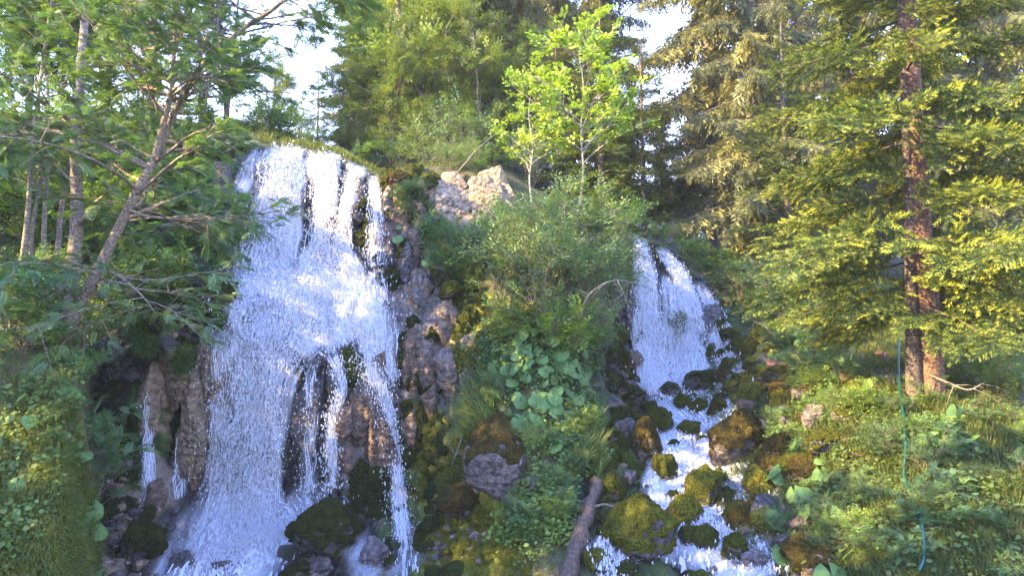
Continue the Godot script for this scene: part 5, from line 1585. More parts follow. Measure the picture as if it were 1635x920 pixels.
func shrubs() -> void:
	var kinds := {
		willow = [shrub_shape("willow", hue(0.161, 0.220, 0.101), 71, 6), shrub_shape("willow", hue(0.144, 0.203, 0.085), 72, 6)],
		rowan = [shrub_shape("rowan", hue(0.118, 0.212, 0.085), 73, 4), shrub_shape("rowan", hue(0.111, 0.195, 0.075), 74, 4)],
		broad = [shrub_shape("broad", hue(0.118, 0.195, 0.060), 75, 5), shrub_shape("broad", hue(0.169, 0.237, 0.051), 76, 5)],
		small = [shrub_shape("small", hue(0.144, 0.220, 0.068), 77, 6), shrub_shape("small", hue(0.094, 0.152, 0.060), 78, 6)],
	}
	var list := [
		# the thicket between the falls
		["willow", Vector3(0.19, 5.66, -12.83), 1.0, "grey-green willow shrub at the top of the thicket, tall fall side"], ["willow", Vector3(0.80, 5.54, -12.79), 1.2, "grey-green willow shrub in the middle of the thicket's top"],
		["willow", Vector3(1.65, 5.66, -13.94), 1.2, "willow shrub at the top of the thicket, by the smaller fall"], ["willow", Vector3(0.44, 4.84, -12.04), 1.15, "willow shrub in the heart of the thicket"],
		["willow", Vector3(1.23, 4.77, -12.74), 1.15, "willow shrub overhanging the smaller fall's edge"], ["willow", Vector3(-0.19, 5.14, -12.66), 1.0, "willow shrub above the butterbur on the cliff side"],
		["broad", Vector3(0.83, 4.12, -11.84), 0.85, "broad-leaved shrub at the foot of the thicket"], ["willow", Vector3(1.88, 4.94, -13.96), 0.9, "willow shrub beside the smaller fall's lip"],
		["small", Vector3(1.38, 4.22, -12.72), 0.8, "small-leaved shrub beside the dead twigs of the thicket"], ["willow", Vector3(0.74, 6.29, -13.68), 1.0, "willow shrub under the young maple's stem"],
		["rowan", Vector3(1.39, 6.32, -14.29), 1.0, "feathery shrub under the bright maple"], ["broad", Vector3(2.31, 6.36, -15.49), 0.9, "broad-leaved shrub hanging over the smaller fall's lip"],
		["willow", Vector3(-0.73, 5.91, -13.51), 0.6, "grey willow shrub just below the tan outcrop"], ["rowan", Vector3(-1.36, 6.33, -13.96), 0.55, "feathery shrub on the cliff edge under the outcrop's corner"],
		["small", Vector3(-1.83, 7.26, -14.48), 0.4, "grey small-leaved shrub at the fall side of the tan outcrop"], ["broad", Vector3(-2.09, 7.09, -14.41), 0.45, "little leafy shrub hanging at the tall fall's upper edge"],
		["rowan", Vector3(-0.20, 6.14, -13.48), 0.7, "feathery shrub between the tan outcrop and the thicket"], ["small", Vector3(-1.15, 5.87, -13.64), 0.6, "small-leaved shrub on the cliff edge above the golden moss"],
		["broad", Vector3(-0.03, 4.43, -12.05), 0.7, "dark broad-leaved shrub above the butterbur"],
		# round the smaller fall
		["small", Vector3(3.42, 6.48, -16.32), 0.6, "small-leaved shrub on the smaller fall's crest"], ["broad", Vector3(4.16, 6.10, -16.79), 0.7, "leafy shrub on the crest beside the smaller fall"],
		["broad", Vector3(4.83, 5.97, -16.89), 0.75, "leafy shrub between the smaller fall and the sunny mound"], ["small", Vector3(5.22, 5.29, -15.48), 0.9, "glossy dark shrub under the sunny mound"],
		["small", Vector3(5.21, 4.84, -14.40), 0.9, "glossy dark shrub over the upper gully"], ["small", Vector3(4.91, 5.38, -15.76), 0.7, "glossy dark shrub between the fan of water and the mound"],
		["rowan", Vector3(3.40, 4.74, -15.15), 0.32, "leafy twig growing out of the smaller fall's middle"],
		["broad", Vector3(5.48, 4.69, -13.56), 0.9, "leafy shrub behind the near spruce's lowest branches"], ["rowan", Vector3(4.63, 3.83, -11.53), 0.6, "feathery shrub on the rim of the spruce bank"],
		["rowan", Vector3(4.80, 3.81, -10.80), 0.55, "feathery shrub in the sun near the orange rock"], ["small", Vector3(6.39, 3.72, -9.86), 0.7, "dark small-leaved shrub beside the spruce trunk"],
		# the slope above the dark cliff
		["rowan", Vector3(-7.06, 5.71, -13.27), 1.1, "feathery rowan shrub above the dark cliff's outer end"], ["rowan", Vector3(-6.69, 6.22, -13.65), 1.1, "feathery rowan shrub in the middle of the slope over the dark cliff"],
		["rowan", Vector3(-6.17, 6.53, -14.05), 1.05, "feathery rowan shrub on the rock shelf"], ["rowan", Vector3(-5.62, 6.31, -14.23), 0.95, "rowan shrub reaching towards the tall fall"],
		["rowan", Vector3(-7.20, 7.03, -14.12), 1.2, "rowan shrub high on the slope behind the second stem"], ["rowan", Vector3(-6.50, 7.36, -14.45), 1.0, "rowan shrub beside the grey rock shelf"],
		["broad", Vector3(-6.11, 5.22, -13.00), 0.8, "leafy shrub above the moss ledge"], ["small", Vector3(-6.64, 4.99, -12.86), 0.9, "dark small-leaved shrub at the dark cliff's upper rim"],
		["broad", Vector3(-7.53, 6.34, -13.65), 1.2, "dark leafy shrub behind the leaning rowan"], ["small", Vector3(-7.92, 5.83, -13.37), 1.3, "dark shrub between the leaning rowan's two stems"],
		["broad", Vector3(-8.89, 6.10, -13.60), 1.3, "dark leafy shrub behind the slim stems"], ["small", Vector3(-8.96, 7.05, -14.19), 1.4, "dark shrub high behind the slim stems"], ["broad", Vector3(-10.00, 6.94, -14.28), 1.4, "dark leafy shrub at the picture's edge behind the slim stems"],
		["rowan", Vector3(-5.96, 8.34, -15.26), 0.7, "feathery shrub on the crest beside the tall fall"], ["rowan", Vector3(-6.78, 8.34, -14.99), 1.0, "feathery shrub on the crest above the rock shelf"],
		["broad", Vector3(-8.66, 8.11, -14.87), 1.3, "leafy shrub on the crest behind the rowan's upright stem"], ["small", Vector3(-7.52, 8.25, -14.92), 1.2, "dark shrub on the crest behind the second stem"],
		# behind the tall fall's lip
		["broad", Vector3(-3.48, 8.72, -17.50), 0.6, "sunlit leafy plant just behind the tall fall's lip"], ["broad", Vector3(-4.63, 9.53, -19.50), 0.7, "sunlit shrub behind the middle of the tall fall's lip"],
		["small", Vector3(-2.66, 8.46, -17.50), 0.8, "sunlit small-leaved shrub above the mossy lip rock"], ["willow", Vector3(-1.86, 8.53, -17.00), 1.0, "brownish willow shrub above the tan outcrop"],
		["willow", Vector3(-1.14, 8.65, -17.20), 1.1, "willow shrub at the foot of the big spruce"], ["small", Vector3(-6.07, 10.19, -21.00), 0.8, "shrub on the skyline in the wide sky gap"], ["small", Vector3(-5.98, 9.76, -19.00), 0.6, "low shrub on the knoll behind the rowan end of the lip"], ["broad", Vector3(-5.93, 9.31, -17.20), 0.7, "broad-leaved shrub where the knoll meets the rowan slope"], ["willow", Vector3(-4.95, 9.31, -18.50), 0.5, "low willow shrub behind the middle of the lip"], ["broad", Vector3(-5.89, 9.50, -18.00), 0.8, "shrub at the rowan end of the tall fall's lip"],
		["small", Vector3(-0.77, 8.05, -15.29), 0.5, "low shrub on top of the tan outcrop, trunk side"], ["willow", Vector3(-1.29, 8.03, -15.19), 0.5, "low willow shrub on top of the tan outcrop, fall side"], ["rowan", Vector3(-0.39, 8.48, -16.60), 0.7, "feathery shrub on the mound over the tan outcrop"], ["willow", Vector3(-1.08, 8.39, -16.30), 0.6, "willow shrub on the mound over the tan outcrop"],
		["willow", Vector3(0.47, 8.11, -17.00), 1.0, "willow shrub at the foot of the small bright maple"], ["broad", Vector3(2.43, 7.27, -17.50), 0.9, "shrub under the dark young spruce"],
	]
	for t in list:
		var q: Vector3 = t[1]
		var n := "shrub" if t[0] != "rowan" else "rowan_shrub"
		plant_tree(n, kinds[t[0]][rng.randi() % 2], q + Vector3(0, -0.12, 0.1), t[2], rng.randf() * TAU, t[3], "shrubs on the slope", M.leaf, rng.randf_range(0.8, 1.0))
	# low leafy herbs
	var low := func(label: String, group: String, spots: Array, count: int):
		for k in count:
			var c: Array = spots[k % spots.size()]
			var x: float = c[0].x + rng.randfn(0, 0.5) * c[1]
			var y: float = c[0].y + rng.randfn(0, 0.5) * c[2]
			var kind: String = ["broad", "small", "small", "rowan"][rng.randi() % 4]
			var look: String = {"broad": "broad-leaved herb ", "small": "small-leaved herb ", "rowan": "feathery herb "}[kind]
			plant_tree("herb", kinds[kind][rng.randi() % 2], hill_at(x, y) - Vector3(0, 0.04, 0), rng.randf_range(0.22, 0.42), rng.randf() * TAU, look + (c[3] as String) + label, group, M.leaf, 0.8)
	low.call(" on the spruce bank", "herbs of the spruce bank", [[Vector3(4.50, 3.53, -10.16), 0.4, 0.3, "near the rim"], [Vector3(3.89, 2.70, -9.04), 0.3, 0.4, "behind the edge butterbur"], [Vector3(4.39, 3.06, -8.63), 0.5, 0.3, "uphill beside the hose"], [Vector3(3.93, 2.47, -8.07), 0.5, 0.4, "halfway down before the hose"], [Vector3(4.70, 2.98, -8.18), 0.5, 0.3, "in the shade under the trunk"], [Vector3(4.24, 2.42, -7.45), 0.5, 0.4, "low down beyond the hose"], [Vector3(4.92, 2.82, -7.59), 0.4, 0.4, "above the bare scar"], [Vector3(3.48, 2.12, -8.15), 0.3, 0.3, "above the low purple boulder"], [Vector3(3.80, 2.11, -7.45), 0.4, 0.2, "lowest before the hose"], [Vector3(5.54, 3.30, -8.38), 0.4, 0.3, "at the sunny edge"]], 70)
	low.call(" on the rib between the falls", "herbs of the middle rib", [[Vector3(0.61, 2.20, -10.09), 0.3, 0.3, "above the log"], [Vector3(0.27, 1.97, -10.01), 0.25, 0.3, "low on the ledge"], [Vector3(0.94, 2.93, -10.92), 0.3, 0.4, "beside the grey stones"], [Vector3(-0.17, 3.63, -11.63), 0.3, 0.4, "beside the long grass"], [Vector3(0.56, 2.80, -10.55), 0.4, 0.2, "under the butterbur"]], 26)
	low.call(" in the upper gully", "herbs of the upper gully", [[Vector3(4.81, 4.22, -12.73), 0.4, 0.3, "under the spruce's lowest branches"], [Vector3(4.45, 3.66, -11.09), 0.3, 0.3, "on the gully's bank side"], [Vector3(5.05, 4.85, -14.65), 0.4, 0.3, "under the glossy shrubs"]], 16)
	# on the near bank, round the rowan's foot
	for t in [["broad", Vector3(-6.10, 4.22, -9.20), 0.9, "leafy shrub on the bank at the picture's edge"], ["rowan", Vector3(-5.47, 4.22, -9.60), 0.8, "feathery shrub on the bank's corner beside the rowan's foot"], ["small", Vector3(-6.77, 4.73, -9.90), 1.0, "small-leaved shrub on the bank behind the edge shrub"], ["rowan", Vector3(-6.61, 4.48, -10.20), 0.9, "feathery shrub just behind the rowan's foot"], ["broad", Vector3(-5.34, 3.99, -9.00), 0.55, "low leafy shrub in front of the rowan's foot"], ["rowan", Vector3(-5.93, 4.76, -10.60), 1.0, "feathery shrub on the bank's rim beside the second stem"], ["small", Vector3(-6.48, 4.88, -11.00), 1.1, "small-leaved shrub on the bank behind the rowan's stems"]]:
		var q: Vector3 = t[1]
		plant_tree("shrub" if t[0] != "rowan" else "rowan_shrub", kinds[t[0]][rng.randi() % 2], Vector3(q.x, bank_y(q.x, -q.z) - 0.1, q.z), t[2], rng.randf() * TAU, t[3], "shrubs on the near bank", M.leaf)


# ---------------------------------------------------------------- herbs

func big_leaf(seed_: int) -> ArrayMesh:   # a butterbur leaf one metre across, its stalk at the origin
	var r := RandomNumberGenerator.new()
	r.seed = seed_
	var a := Acc.new()
	var n := 18
	var rings := [0.0, 0.3, 0.62, 1.0]
	for j in 4:
		for k in n + 1:
			var t := float(k) / n
			var ang := lerpf(-PI * 0.93, PI * 0.93, t)
			var rad: float = rings[j] * 0.52 * (1.0 + 0.12 * cos(ang) - 0.06 * cos(3.0 * ang)) * (1.0 + (0.05 * sin(k * 2.4) + r.randf_range(-0.03, 0.03)) * (1.0 if j == 3 else 0.3))
			var vein: float = 0.035 * cos(ang * 9.0) * rings[j]
			var y: float = 0.1 * rings[j] - 0.2 * rings[j] * rings[j] + vein * 0.5 + 0.03 * sin(ang * 2.0 + seed_)
			a.v.push_back(Vector3(cos(ang) * rad, y, sin(ang) * rad))
			var g := 1.0 + 0.18 * cos(ang * 9.0) * (1.0 if j else 0.0)
			a.c.push_back(lin(0.09 * g, 0.17 * g, 0.042 * g))
	for j in 3:
		for k in n:
			var q := j * (n + 1) + k
			if j:
				a.i.append_array([q, q + n + 1, q + 1])
			a.i.append_array([q + 1, q + n + 1, q + n + 2])
	a.n = normals(a.v, a.i)
	return a.mesh()


func plants() -> void:
	var shapes := [big_leaf(1), big_leaf(2), big_leaf(3)]
	var sa := Acc.new()
	tube(sa, PackedVector3Array([Vector3.ZERO, Vector3(0.5, 0.02, 0), Vector3(1, 0, 0)]), 0.006, 0.004, 4, lin(0.12, 0.15, 0.05))
	stalk_mesh = sa.mesh()
	var bright: StandardMaterial3D = M.leaf.duplicate()
	bright.albedo_color = Color(1.0, 1.0, 1.0)
	# butterbur: where, leaves, spread, leaf size
	for b in [
			[Vector3(-0.02, 3.97, -11.73), 12, 0.5, 0.25, "butterbur at the top of the big-leaved patch, cliff side"], [Vector3(0.50, 4.10, -11.60), 14, 0.55, 0.26, "butterbur at the top middle of the big-leaved patch"],
			[Vector3(1.06, 3.92, -11.97), 12, 0.5, 0.24, "butterbur at the top of the big-leaved patch, stream side"], [Vector3(0.14, 3.53, -11.28), 13, 0.55, 0.26, "butterbur in the middle of the big-leaved patch, cliff side"],
			[Vector3(0.71, 3.45, -11.17), 13, 0.55, 0.28, "butterbur in the middle of the big-leaved patch, stream side"], [Vector3(0.46, 3.05, -10.70), 11, 0.5, 0.24, "butterbur at the foot of the big-leaved patch, above the bare boulder"],
			[Vector3(-2.10, 6.29, -14.08), 5, 0.22, 0.22, "small butterbur on the cliff beside the tall fall"], [Vector3(-1.51, 5.82, -13.73), 5, 0.25, 0.2, "small butterbur on the cliff edge below the outcrop"],
			[Vector3(3.80, 2.74, -9.56), 7, 0.3, 0.24, "butterbur at the spruce bank's edge, the higher patch"], [Vector3(3.69, 2.59, -9.02), 7, 0.3, 0.25, "butterbur at the spruce bank's edge, under the higher patch"],
			[Vector3(3.47, 2.26, -8.70), 8, 0.34, 0.32, "big butterbur hanging over the loose grey stones"], [Vector3(3.18, 1.88, -8.18), 8, 0.35, 0.34, "big butterbur at the bottom of the picture beside the stream"],
			[Vector3(5.05, 3.21, -8.52), 3, 0.2, 0.24, "lone butterbur leaves in the spruce bank's shade"], [Vector3(5.32, 5.44, -15.77), 5, 0.3, 0.22, "butterbur in the shade under the sunny mound"],
			[Vector3(-3.67, 9.24, -19.34), 6, 0.4, 0.28, "butterbur in the sun behind the tall fall's lip"], [Vector3(5.30, 6.65, -18.75), 5, 0.3, 0.22, "butterbur on the crest beside the smaller fall"],
			[Vector3(4.70, 3.55, -9.86), 4, 0.25, 0.2, "butterbur under the spruce beside the hose"]]:
		butterbur(b[0], out_of(b[0].x, b[0].y), b[1], b[2], b[3], shapes, bright, b[4], func(x: float, y: float, _z: float) -> Vector3: return hill_at(x, y))
	for b in [[Vector3(-4.76, 3.75, -8.40), 8, 0.3, 0.24, "butterbur on the near bank's rim above the rubble"], [Vector3(-4.75, 3.53, -8.10), 6, 0.3, 0.18, "butterbur on the near bank below the rim"], [Vector3(-5.27, 3.67, -8.00), 6, 0.4, 0.15, "butterbur on the near bank at the picture's edge"], [Vector3(-4.76, 3.02, -7.10), 5, 0.3, 0.16, "butterbur low on the near bank"]]:
		var q: Vector3 = b[0]
		butterbur(Vector3(q.x, bank_y(q.x, -q.z), q.z), Vector3(0.1, 0.75, 0.6), b[1], b[2], b[3], shapes, bright, b[4], func(x: float, _y: float, z: float) -> Vector3: return Vector3(x, bank_y(x, -z), z))

	# small round-leaved herbs, too many to count
	var herb: Array[ArrayMesh] = []
	for v in 3:
		var r := RandomNumberGenerator.new()
		r.seed = 90 + v
		var a := Acc.new()
		for k in 11:
			var an := r.randf() * TAU
			var d := r.randf_range(0.02, 0.13)
			var p := Vector3(cos(an) * d, r.randf_range(0.05, 0.2), sin(an) * d)
			var tilt := Vector3(r.randfn(0, 0.35), 1, r.randfn(0, 0.35)).normalized()
			var e1 := tilt.cross(Vector3(cos(an), 0.1, sin(an))).normalized()
			var e2 := tilt.cross(e1)
			var rad := r.randf_range(0.011, 0.03)
			var g := r.randf_range(0.75, 1.25)
			var col := lin(0.095 * g, 0.155 * g, 0.03 * g)
			for m in 6:
				var t0 := TAU * m / 6.0
				var t1 := TAU * (m + 1) / 6.0
				a.tri(p, p + (e1 * cos(t0) + e2 * sin(t0)) * rad * (0.85 if m % 2 else 1.1), p + (e1 * cos(t1) + e2 * sin(t1)) * rad, col)
			var st := Vector3(0.0025, 0, 0)
			a.tri(Vector3.ZERO - st, Vector3.ZERO + st, p, lin(0.07, 0.1, 0.03))
		herb.append(a.mesh())
	var cover := func(label: String, patches: Array, count: int, on_bank: bool, tint: Vector3):
		for v in 3:
			var spots: Array[Transform3D] = []
			var tints := PackedColorArray()
			for k in count / 3:
				var c: Array = patches[rng.randi() % patches.size()]
				var p: Vector3
				var up: Vector3
				if on_bank:
					var x: float = c[0].x + rng.randfn(0, 0.55) * c[1]
					var d: float = -c[0].z + rng.randfn(0, 0.55) * c[2]
					if x > bank_edge(d) + 0.1:
						continue
					p = Vector3(x, bank_y(x, d), -d)
					up = Vector3(0.1, 0.8, 0.5)
				else:
					var x: float = c[0].x + rng.randfn(0, 0.55) * c[1]
					var y: float = c[0].y + rng.randfn(0, 0.55) * c[2]
					if y > crest(x).x:
						continue
					p = hill_at(x, y)
					up = (out_of(x, y) + Vector3(0, 0.5, 0)).normalized()
				var s := rng.randf_range(0.4, 1.25)
				var b := Basis(Quaternion(Vector3.UP, up.normalized())) * Basis(Vector3.UP, rng.randf() * TAU)
				spots.append(Transform3D(b.scaled(Vector3.ONE * s), p))
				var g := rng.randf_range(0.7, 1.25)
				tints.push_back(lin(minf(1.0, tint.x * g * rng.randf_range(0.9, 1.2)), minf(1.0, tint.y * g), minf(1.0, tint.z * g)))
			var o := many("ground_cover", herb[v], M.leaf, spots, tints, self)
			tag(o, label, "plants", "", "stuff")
	cover.call("round-leaved herbs covering the near bank", [[Vector3(-5.41, 3.93, -8.40), 1.0, 0.5], [Vector3(-5.27, 3.61, -7.90), 0.9, 0.5], [Vector3(-4.92, 3.66, -8.20), 0.6, 0.5], [Vector3(-4.86, 3.32, -7.60), 0.9, 0.4], [Vector3(-4.46, 3.07, -7.60), 0.4, 0.4], [Vector3(-4.69, 3.04, -7.00), 0.4, 0.3]], 620, true, Vector3(0.95, 0.9, 0.8))
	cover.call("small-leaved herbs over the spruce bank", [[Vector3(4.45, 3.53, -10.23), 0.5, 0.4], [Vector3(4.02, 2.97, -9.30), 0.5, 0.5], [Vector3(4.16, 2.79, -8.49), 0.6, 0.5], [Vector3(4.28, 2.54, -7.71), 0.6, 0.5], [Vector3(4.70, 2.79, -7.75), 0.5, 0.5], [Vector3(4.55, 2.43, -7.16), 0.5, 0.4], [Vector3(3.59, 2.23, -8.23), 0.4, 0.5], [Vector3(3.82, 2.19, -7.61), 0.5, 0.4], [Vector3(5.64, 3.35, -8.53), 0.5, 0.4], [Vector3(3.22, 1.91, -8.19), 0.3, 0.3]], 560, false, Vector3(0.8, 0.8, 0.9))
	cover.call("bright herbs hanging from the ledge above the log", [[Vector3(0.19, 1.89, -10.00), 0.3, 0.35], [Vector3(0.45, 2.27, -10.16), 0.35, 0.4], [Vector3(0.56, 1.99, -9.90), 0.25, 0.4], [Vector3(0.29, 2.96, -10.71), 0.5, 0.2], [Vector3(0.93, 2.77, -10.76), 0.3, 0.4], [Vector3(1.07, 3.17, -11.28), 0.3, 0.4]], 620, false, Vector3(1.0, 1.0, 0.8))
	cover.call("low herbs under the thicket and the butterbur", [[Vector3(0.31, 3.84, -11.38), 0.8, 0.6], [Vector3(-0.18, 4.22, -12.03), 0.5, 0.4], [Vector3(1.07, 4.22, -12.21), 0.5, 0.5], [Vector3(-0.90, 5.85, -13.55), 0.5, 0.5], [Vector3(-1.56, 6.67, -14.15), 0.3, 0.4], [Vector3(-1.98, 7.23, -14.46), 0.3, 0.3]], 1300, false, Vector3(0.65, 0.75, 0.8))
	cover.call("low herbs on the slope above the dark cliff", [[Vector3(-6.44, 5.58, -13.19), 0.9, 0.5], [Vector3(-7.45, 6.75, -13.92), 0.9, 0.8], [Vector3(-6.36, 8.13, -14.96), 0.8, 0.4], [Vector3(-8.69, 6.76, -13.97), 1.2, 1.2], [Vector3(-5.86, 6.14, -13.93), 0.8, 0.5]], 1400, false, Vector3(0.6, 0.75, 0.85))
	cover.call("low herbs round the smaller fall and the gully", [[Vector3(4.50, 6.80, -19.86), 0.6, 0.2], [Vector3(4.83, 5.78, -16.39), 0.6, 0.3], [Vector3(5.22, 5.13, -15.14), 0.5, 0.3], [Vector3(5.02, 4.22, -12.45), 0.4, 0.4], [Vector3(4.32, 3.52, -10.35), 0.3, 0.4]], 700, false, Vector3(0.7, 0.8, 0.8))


var stalk_mesh: ArrayMesh


func butterbur(at: Vector3, out: Vector3, leaves: int, spread: float, size: float, shapes: Array, m: Material, label: String, lie: Callable) -> void:
	var o := thing("butterbur", at, label, "plant", "butterbur plants")
	var side := out.cross(Vector3.UP).normalized()
	for k in leaves:
		var r := spread * sqrt((k + 0.5) / leaves)
		var a := k * 2.399 + rng.randf() * 0.5
		var g: Vector3 = lie.call(at.x + side.x * cos(a) * r, at.y + sin(a) * r * 0.8, at.z + sin(a) * r * (0.8 if out.y > 0.5 else 0.0))
		var p := g - at + (out * 0.6 + Vector3.UP * 0.7).normalized() * rng.randf_range(0.1, 0.26)
		var l := part("leaf", shapes[rng.randi() % 3], m, o)
		var up := (Vector3.UP * 0.6 + out * 1.0 + Vector3(rng.randfn(0, 0.4), rng.randfn(0, 0.25), rng.randfn(0, 0.2))).normalized()
		var s := size * rng.randf_range(0.45, 1.1)
		l.transform = Transform3D(frame(Vector3.DOWN * 0.8 + out * 0.25 + side * rng.randf_range(-1.2, 1.2), up, s), p)
		var foot := (g - at) * 0.92 - out * 0.05
		var st := part("stalk", stalk_mesh, M.leaf, l)
		st.transform = l.transform.affine_inverse() * Transform3D(frame(p - foot, Vector3.RIGHT, 1.0) * Basis.from_scale(Vector3((p - foot).length(), 1, 1)), foot)


# ---------------------------------------------------------------- grass

func tuft(blades: int, tall: float, seed_: int) -> ArrayMesh:
	var r := RandomNumberGenerator.new()
	r.seed = seed_
	var a := Acc.new()
	for k in blades:
		var an := r.randf() * TAU
		var d := Vector3(cos(an), 0, sin(an))
		var s := Vector3(-d.z, 0, d.x) * r.randf_range(0.0025, 0.0045)
		var p := d * r.randf() * 0.04
		var l := tall * r.randf_range(0.5, 1.1)
		var bend := r.randf_range(0.25, 0.9)
		var g := r.randf_range(0.7, 1.25)
		var col := lin(0.11 * g * r.randf_range(0.9, 1.3), 0.15 * g, 0.035 * g)
		var q := p + Vector3.UP * l * 0.45 + d * l * bend * 0.15
		var q2 := q + Vector3.UP * l * (0.4 - bend * 0.15) + d * l * bend * 0.35
		var tip := q2 + Vector3.UP * l * (0.15 - bend * 0.35) + d * l * bend * 0.3
		a.tri(p - s, p + s, q + s, col)
		a.tri(p - s, q + s, q - s, col)
		a.tri(q - s, q + s, q2 + s * 0.7, col)
		a.tri(q - s, q2 + s * 0.7, q2 - s * 0.7, col)
		a.tri(q2 - s * 0.7, q2 + s * 0.7, tip, col)
	return a.mesh()


func grass() -> void:
	var short := tuft(16, 0.2, 1)
	var long := tuft(18, 0.42, 2)
	var lay := func(label: String, mesh: ArrayMesh, patches: Array, count: int, place: String, tint: Vector3):
		var spots: Array[Transform3D] = []
		var tints := PackedColorArray()
		for k in count:
			var c: Array = patches[rng.randi() % patches.size()]
			var x: float = c[0].x + rng.randfn(0, 0.6) * c[1]
			var p: Vector3
			var up := Vector3(0, 1, 0.25)
			if place == "bank":
				var d: float = -c[0].z + rng.randfn(0, 0.6) * c[2]
				if x > bank_edge(d) + 0.15:
					continue
				p = Vector3(x, bank_y(x, d), -d)
			elif place == "hill":
				var y: float = c[0].y + rng.randfn(0, 0.6) * c[2]
				if y > crest(x).x:
					continue
				p = hill_at(x, y)
				up = (out_of(x, y) * 0.8 + Vector3(0, 0.6, 0)).normalized()
			else:
				var d: float = -c[0].z + rng.randfn(0, 0.6) * c[2]
				if d < crest(x).y:
					continue
				p = Vector3(x, floor_y(x, d) - 0.02, -d)
			var s := rng.randf_range(0.7, 1.3)
			spots.append(Transform3D((Basis(Quaternion(Vector3.UP, up.normalized())) * Basis(Vector3.UP, rng.randf() * TAU)).scaled(Vector3.ONE * s), p))
			var g := rng.randf_range(0.7, 1.2)
			tints.push_back(lin(minf(1, tint.x * g * rng.randf_range(0.9, 1.3)), minf(1, tint.y * g), minf(1, tint.z * g)))
		tag(many("grass", mesh, M.grass, spots, tints, self), label, "grass", "", "stuff")
	lay.call("short grass over the near bank", short, [[Vector3(-4.86, 3.32, -7.60), 1.2, 0.8], [Vector3(-4.51, 2.79, -7.10), 1.1, 0.7], [Vector3(-4.11, 2.32, -6.70), 1.0, 0.5], [Vector3(-4.13, 2.48, -7.20), 0.5, 0.6], [Vector3(-4.45, 3.04, -7.80), 0.4, 0.6], [Vector3(-4.25, 2.41, -6.40), 0.8, 0.4]], 5500, "bank", Vector3(0.9, 0.9, 0.6))
	lay.call("hanging grass along the near bank's rim", short, [[Vector3(-4.77, 3.63, -8.60), 0.12, 0.5], [Vector3(-4.35, 2.89, -7.90), 0.12, 0.6], [Vector3(-4.00, 2.27, -7.30), 0.12, 0.6], [Vector3(-4.20, 2.58, -7.00), 0.5, 0.4]], 700, "bank", Vector3(0.8, 0.85, 0.6))
	var pad := tuft(22, 0.055, 3)
	lay.call("cushiony moss on the slope between the tall fall and the log", pad, [[Vector3(-0.72, 1.99, -11.13), 0.6, 0.8], [Vector3(-0.77, 1.50, -10.57), 0.5, 0.5], [Vector3(-0.23, 1.55, -10.06), 0.4, 0.4], [Vector3(-0.67, 4.44, -12.60), 0.3, 0.5], [Vector3(-1.19, 2.21, -12.04), 0.4, 0.6]], 3600, "hill", Vector3(1.0, 0.9, 0.35))
	lay.call("moss on the near bank's open patches", pad, [[Vector3(-4.65, 2.99, -7.30), 0.9, 0.7], [Vector3(-4.07, 2.47, -7.00), 0.6, 0.5], [Vector3(-4.28, 2.46, -6.60), 0.8, 0.4]], 2600, "bank", Vector3(1.0, 0.8, 0.35))
	lay.call("moss on the spruce bank's open patches", pad, [[Vector3(3.92, 2.55, -8.32), 0.6, 0.5], [Vector3(4.89, 2.90, -7.83), 0.6, 0.5], [Vector3(4.00, 2.17, -7.26), 0.6, 0.4], [Vector3(4.45, 3.53, -10.23), 0.4, 0.4]], 2400, "hill", Vector3(0.95, 0.8, 0.35))
	lay.call("long grass beside the butterbur", long, [[Vector3(-0.52, 3.33, -11.80), 0.22, 0.35], [Vector3(-0.46, 2.97, -11.47), 0.2, 0.25]], 130, "hill", Vector3(0.75, 0.95, 1.0))
	lay.call("grass on the ledge above the golden moss", long, [[Vector3(-0.89, 5.60, -13.38), 0.35, 0.2], [Vector3(-1.28, 6.00, -13.77), 0.25, 0.25]], 160, "hill", Vector3(0.75, 0.9, 0.8))
	lay.call("grass tuft hanging beside the log's upper end", long, [[Vector3(1.06, 2.60, -10.72), 0.2, 0.2], [Vector3(0.99, 2.93, -10.96), 0.2, 0.2]], 70, "hill", Vector3(0.8, 0.95, 0.8))
	lay.call("grass above the dark cliff's ledge", long, [[Vector3(-6.38, 4.99, -12.89), 0.4, 0.25], [Vector3(-6.54, 4.66, -12.89), 0.3, 0.2], [Vector3(-6.43, 4.22, -13.04), 0.15, 0.15], [Vector3(-5.84, 3.89, -13.27), 0.1, 0.2]], 200, "hill", Vector3(0.6, 0.85, 0.7))
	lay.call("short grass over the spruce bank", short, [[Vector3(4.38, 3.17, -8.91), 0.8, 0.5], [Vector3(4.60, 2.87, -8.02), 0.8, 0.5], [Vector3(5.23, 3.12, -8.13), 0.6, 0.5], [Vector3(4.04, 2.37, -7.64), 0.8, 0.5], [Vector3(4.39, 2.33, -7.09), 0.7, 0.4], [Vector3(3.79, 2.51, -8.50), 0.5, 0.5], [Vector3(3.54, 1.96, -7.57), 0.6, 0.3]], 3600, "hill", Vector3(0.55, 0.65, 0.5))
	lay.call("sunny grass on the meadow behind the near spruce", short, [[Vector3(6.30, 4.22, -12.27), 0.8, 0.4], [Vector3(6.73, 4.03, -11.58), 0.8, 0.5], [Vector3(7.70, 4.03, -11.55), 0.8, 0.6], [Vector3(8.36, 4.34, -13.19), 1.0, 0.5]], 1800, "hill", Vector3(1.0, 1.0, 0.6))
	lay.call("meadow grass rising behind the crest", short, [[Vector3(9.75, 5.53, -18.00), 2.5, 2.0], [Vector3(11.75, 5.29, -18.00), 2.5, 2.0], [Vector3(9.12, 6.17, -20.00), 2.0, 3.0]], 2200, "floor", Vector3(1.0, 1.0, 0.6))
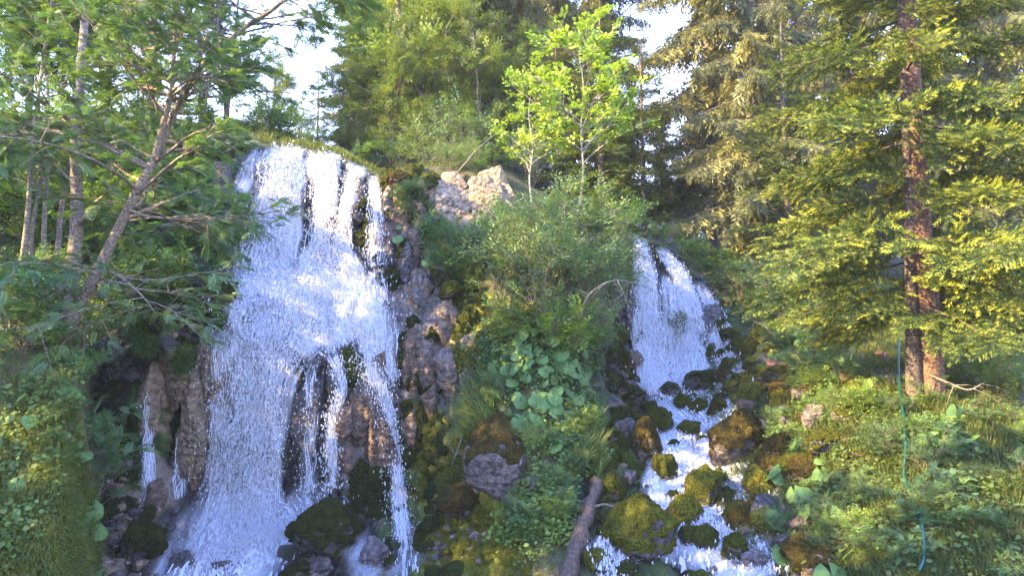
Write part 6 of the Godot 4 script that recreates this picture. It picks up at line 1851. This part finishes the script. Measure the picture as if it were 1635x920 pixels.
	lay.call("sunlit grass behind the tall fall's lip", short, [[Vector3(-3.13, 8.37, -16.80), 1.0, 1.2], [Vector3(-2.29, 8.45, -17.00), 0.8, 1.2], [Vector3(-4.28, 9.14, -18.00), 1.2, 1.5], [Vector3(-5.66, 9.41, -18.00), 1.2, 1.8], [Vector3(-6.81, 10.34, -20.00), 1.2, 2.0]], 2200, "floor", Vector3(1.0, 1.0, 0.6))


# ---------------------------------------------------------------- log, hose, dead twigs

func oddments() -> void:
	var base := Vector3(0.63, 1.53, -8.90)
	var o := thing("log", base, "fallen bare brown log leaning beside the stream", "log")
	var a := Acc.new()
	var path := smooth_path([Vector3(0.57, 1.34, -8.70) - base, Vector3(0.71, 1.67, -9.05) - base, Vector3(0.89, 1.96, -9.50) - base, Vector3(1.07, 2.27, -9.95) - base, Vector3(1.18, 2.43, -10.25) - base], 5)
	tube(a, path, 0.105, 0.075, 16, lin(0.15, 0.11, 0.08), 0.85)
	part("stem", a.mesh(), tinted("bark", 0.85, 0.8, 0.75), o)
	var b := Acc.new()
	tube(b, PackedVector3Array([Vector3(1.02, 2.16, -9.80) - base, Vector3(1.20, 2.22, -9.75) - base, Vector3(1.35, 2.20, -9.60) - base]), 0.022, 0.012, 6, lin(0.22, 0.18, 0.14))
	part("branch_stub", b.mesh(), M.bark, o)

	var pts := []
	for p: Vector3 in [Vector3(6.44, 4.22, -12.29), Vector3(5.58, 3.86, -10.66), Vector3(5.05, 3.57, -9.63), Vector3(4.63, 3.19, -8.73), Vector3(4.45, 2.93, -8.28), Vector3(4.33, 2.68, -7.97), Vector3(4.15, 2.40, -7.53), Vector3(4.01, 2.12, -7.17), Vector3(3.90, 2.00, -6.95)]:
		pts.append(hill_at(p.x, p.y) + out_of(p.x, p.y) * 0.2)
	var h := Acc.new()
	tube(h, smooth_path(pts, 6), 0.014, 0.014, 8, lin(0.004, 0.05, 0.042))
	var m := StandardMaterial3D.new()
	m.resource_name = "hose_plastic"
	m.vertex_color_use_as_albedo = true
	m.vertex_color_is_srgb = true
	m.roughness = 0.4
	var hose := part("hose", h.mesh(), m, self)
	tag(hose, "green garden hose running down the spruce bank", "hose")

	# dead branches
	twig_of([Vector3(1.07, 4.62, -11.60), Vector3(1.14, 5.01, -11.30), Vector3(1.37, 5.22, -11.20), Vector3(1.63, 5.31, -11.30), Vector3(1.97, 5.29, -11.60)], 0.02, "bare grey branch arching over to the smaller fall")
	twig_of([Vector3(1.63, 5.31, -11.30), Vector3(1.75, 4.99, -11.20), Vector3(1.83, 4.60, -11.20)], 0.01, "thin bare twig hanging beside the smaller fall")
	twig_of([Vector3(-1.12, 7.68, -14.20), Vector3(-0.92, 7.85, -14.00), Vector3(-0.71, 8.15, -14.10), Vector3(-0.35, 8.59, -14.50)], 0.02, "bare grey branch above the tan outcrop")
	twig_of([Vector3(-0.76, 2.89, -11.30), Vector3(-0.84, 2.68, -11.10), Vector3(-0.88, 2.54, -11.00)], 0.012, "dead twig lying on the olive moss")
	twig_of([Vector3(5.34, 3.90, -9.40), Vector3(5.33, 3.82, -9.00), Vector3(5.44, 3.75, -8.80), Vector3(5.63, 3.84, -8.80)], 0.018, "dead broken branch low on the near spruce's trunk side")
	twig_of([Vector3(4.55, 4.38, -12.60), Vector3(4.32, 4.59, -12.40), Vector3(4.18, 4.71, -12.60), Vector3(4.12, 4.55, -12.60)], 0.012, "bare twig over the dark gully")


func twig_of(pts: Array, r: float, label: String) -> void:
	var base: Vector3 = pts[0]
	var local := []
	for p: Vector3 in pts:
		local.append(p - base)
	var a := Acc.new()
	var path := smooth_path(local, 4)
	tube(a, path, r, r * 0.3, 6, lin(0.27, 0.24, 0.2), 0.3)
	var o := thing("dead_branch", base, label, "branch")
	part("stem", a.mesh(), M.bark, o)
	for k in 5:
		var t := Acc.new()
		var q := path[rng.randi_range(path.size() / 3, path.size() - 1)]
		var d := Vector3(rng.randfn(), rng.randfn(), rng.randfn() * 0.6).normalized()
		tube(t, PackedVector3Array([q, q + d * 0.15 + Vector3(0, 0.02, 0), q + d * 0.3]), r * 0.4, 0.002, 4, lin(0.27, 0.24, 0.2))
		part("side_twig", t.mesh(), M.bark, o)
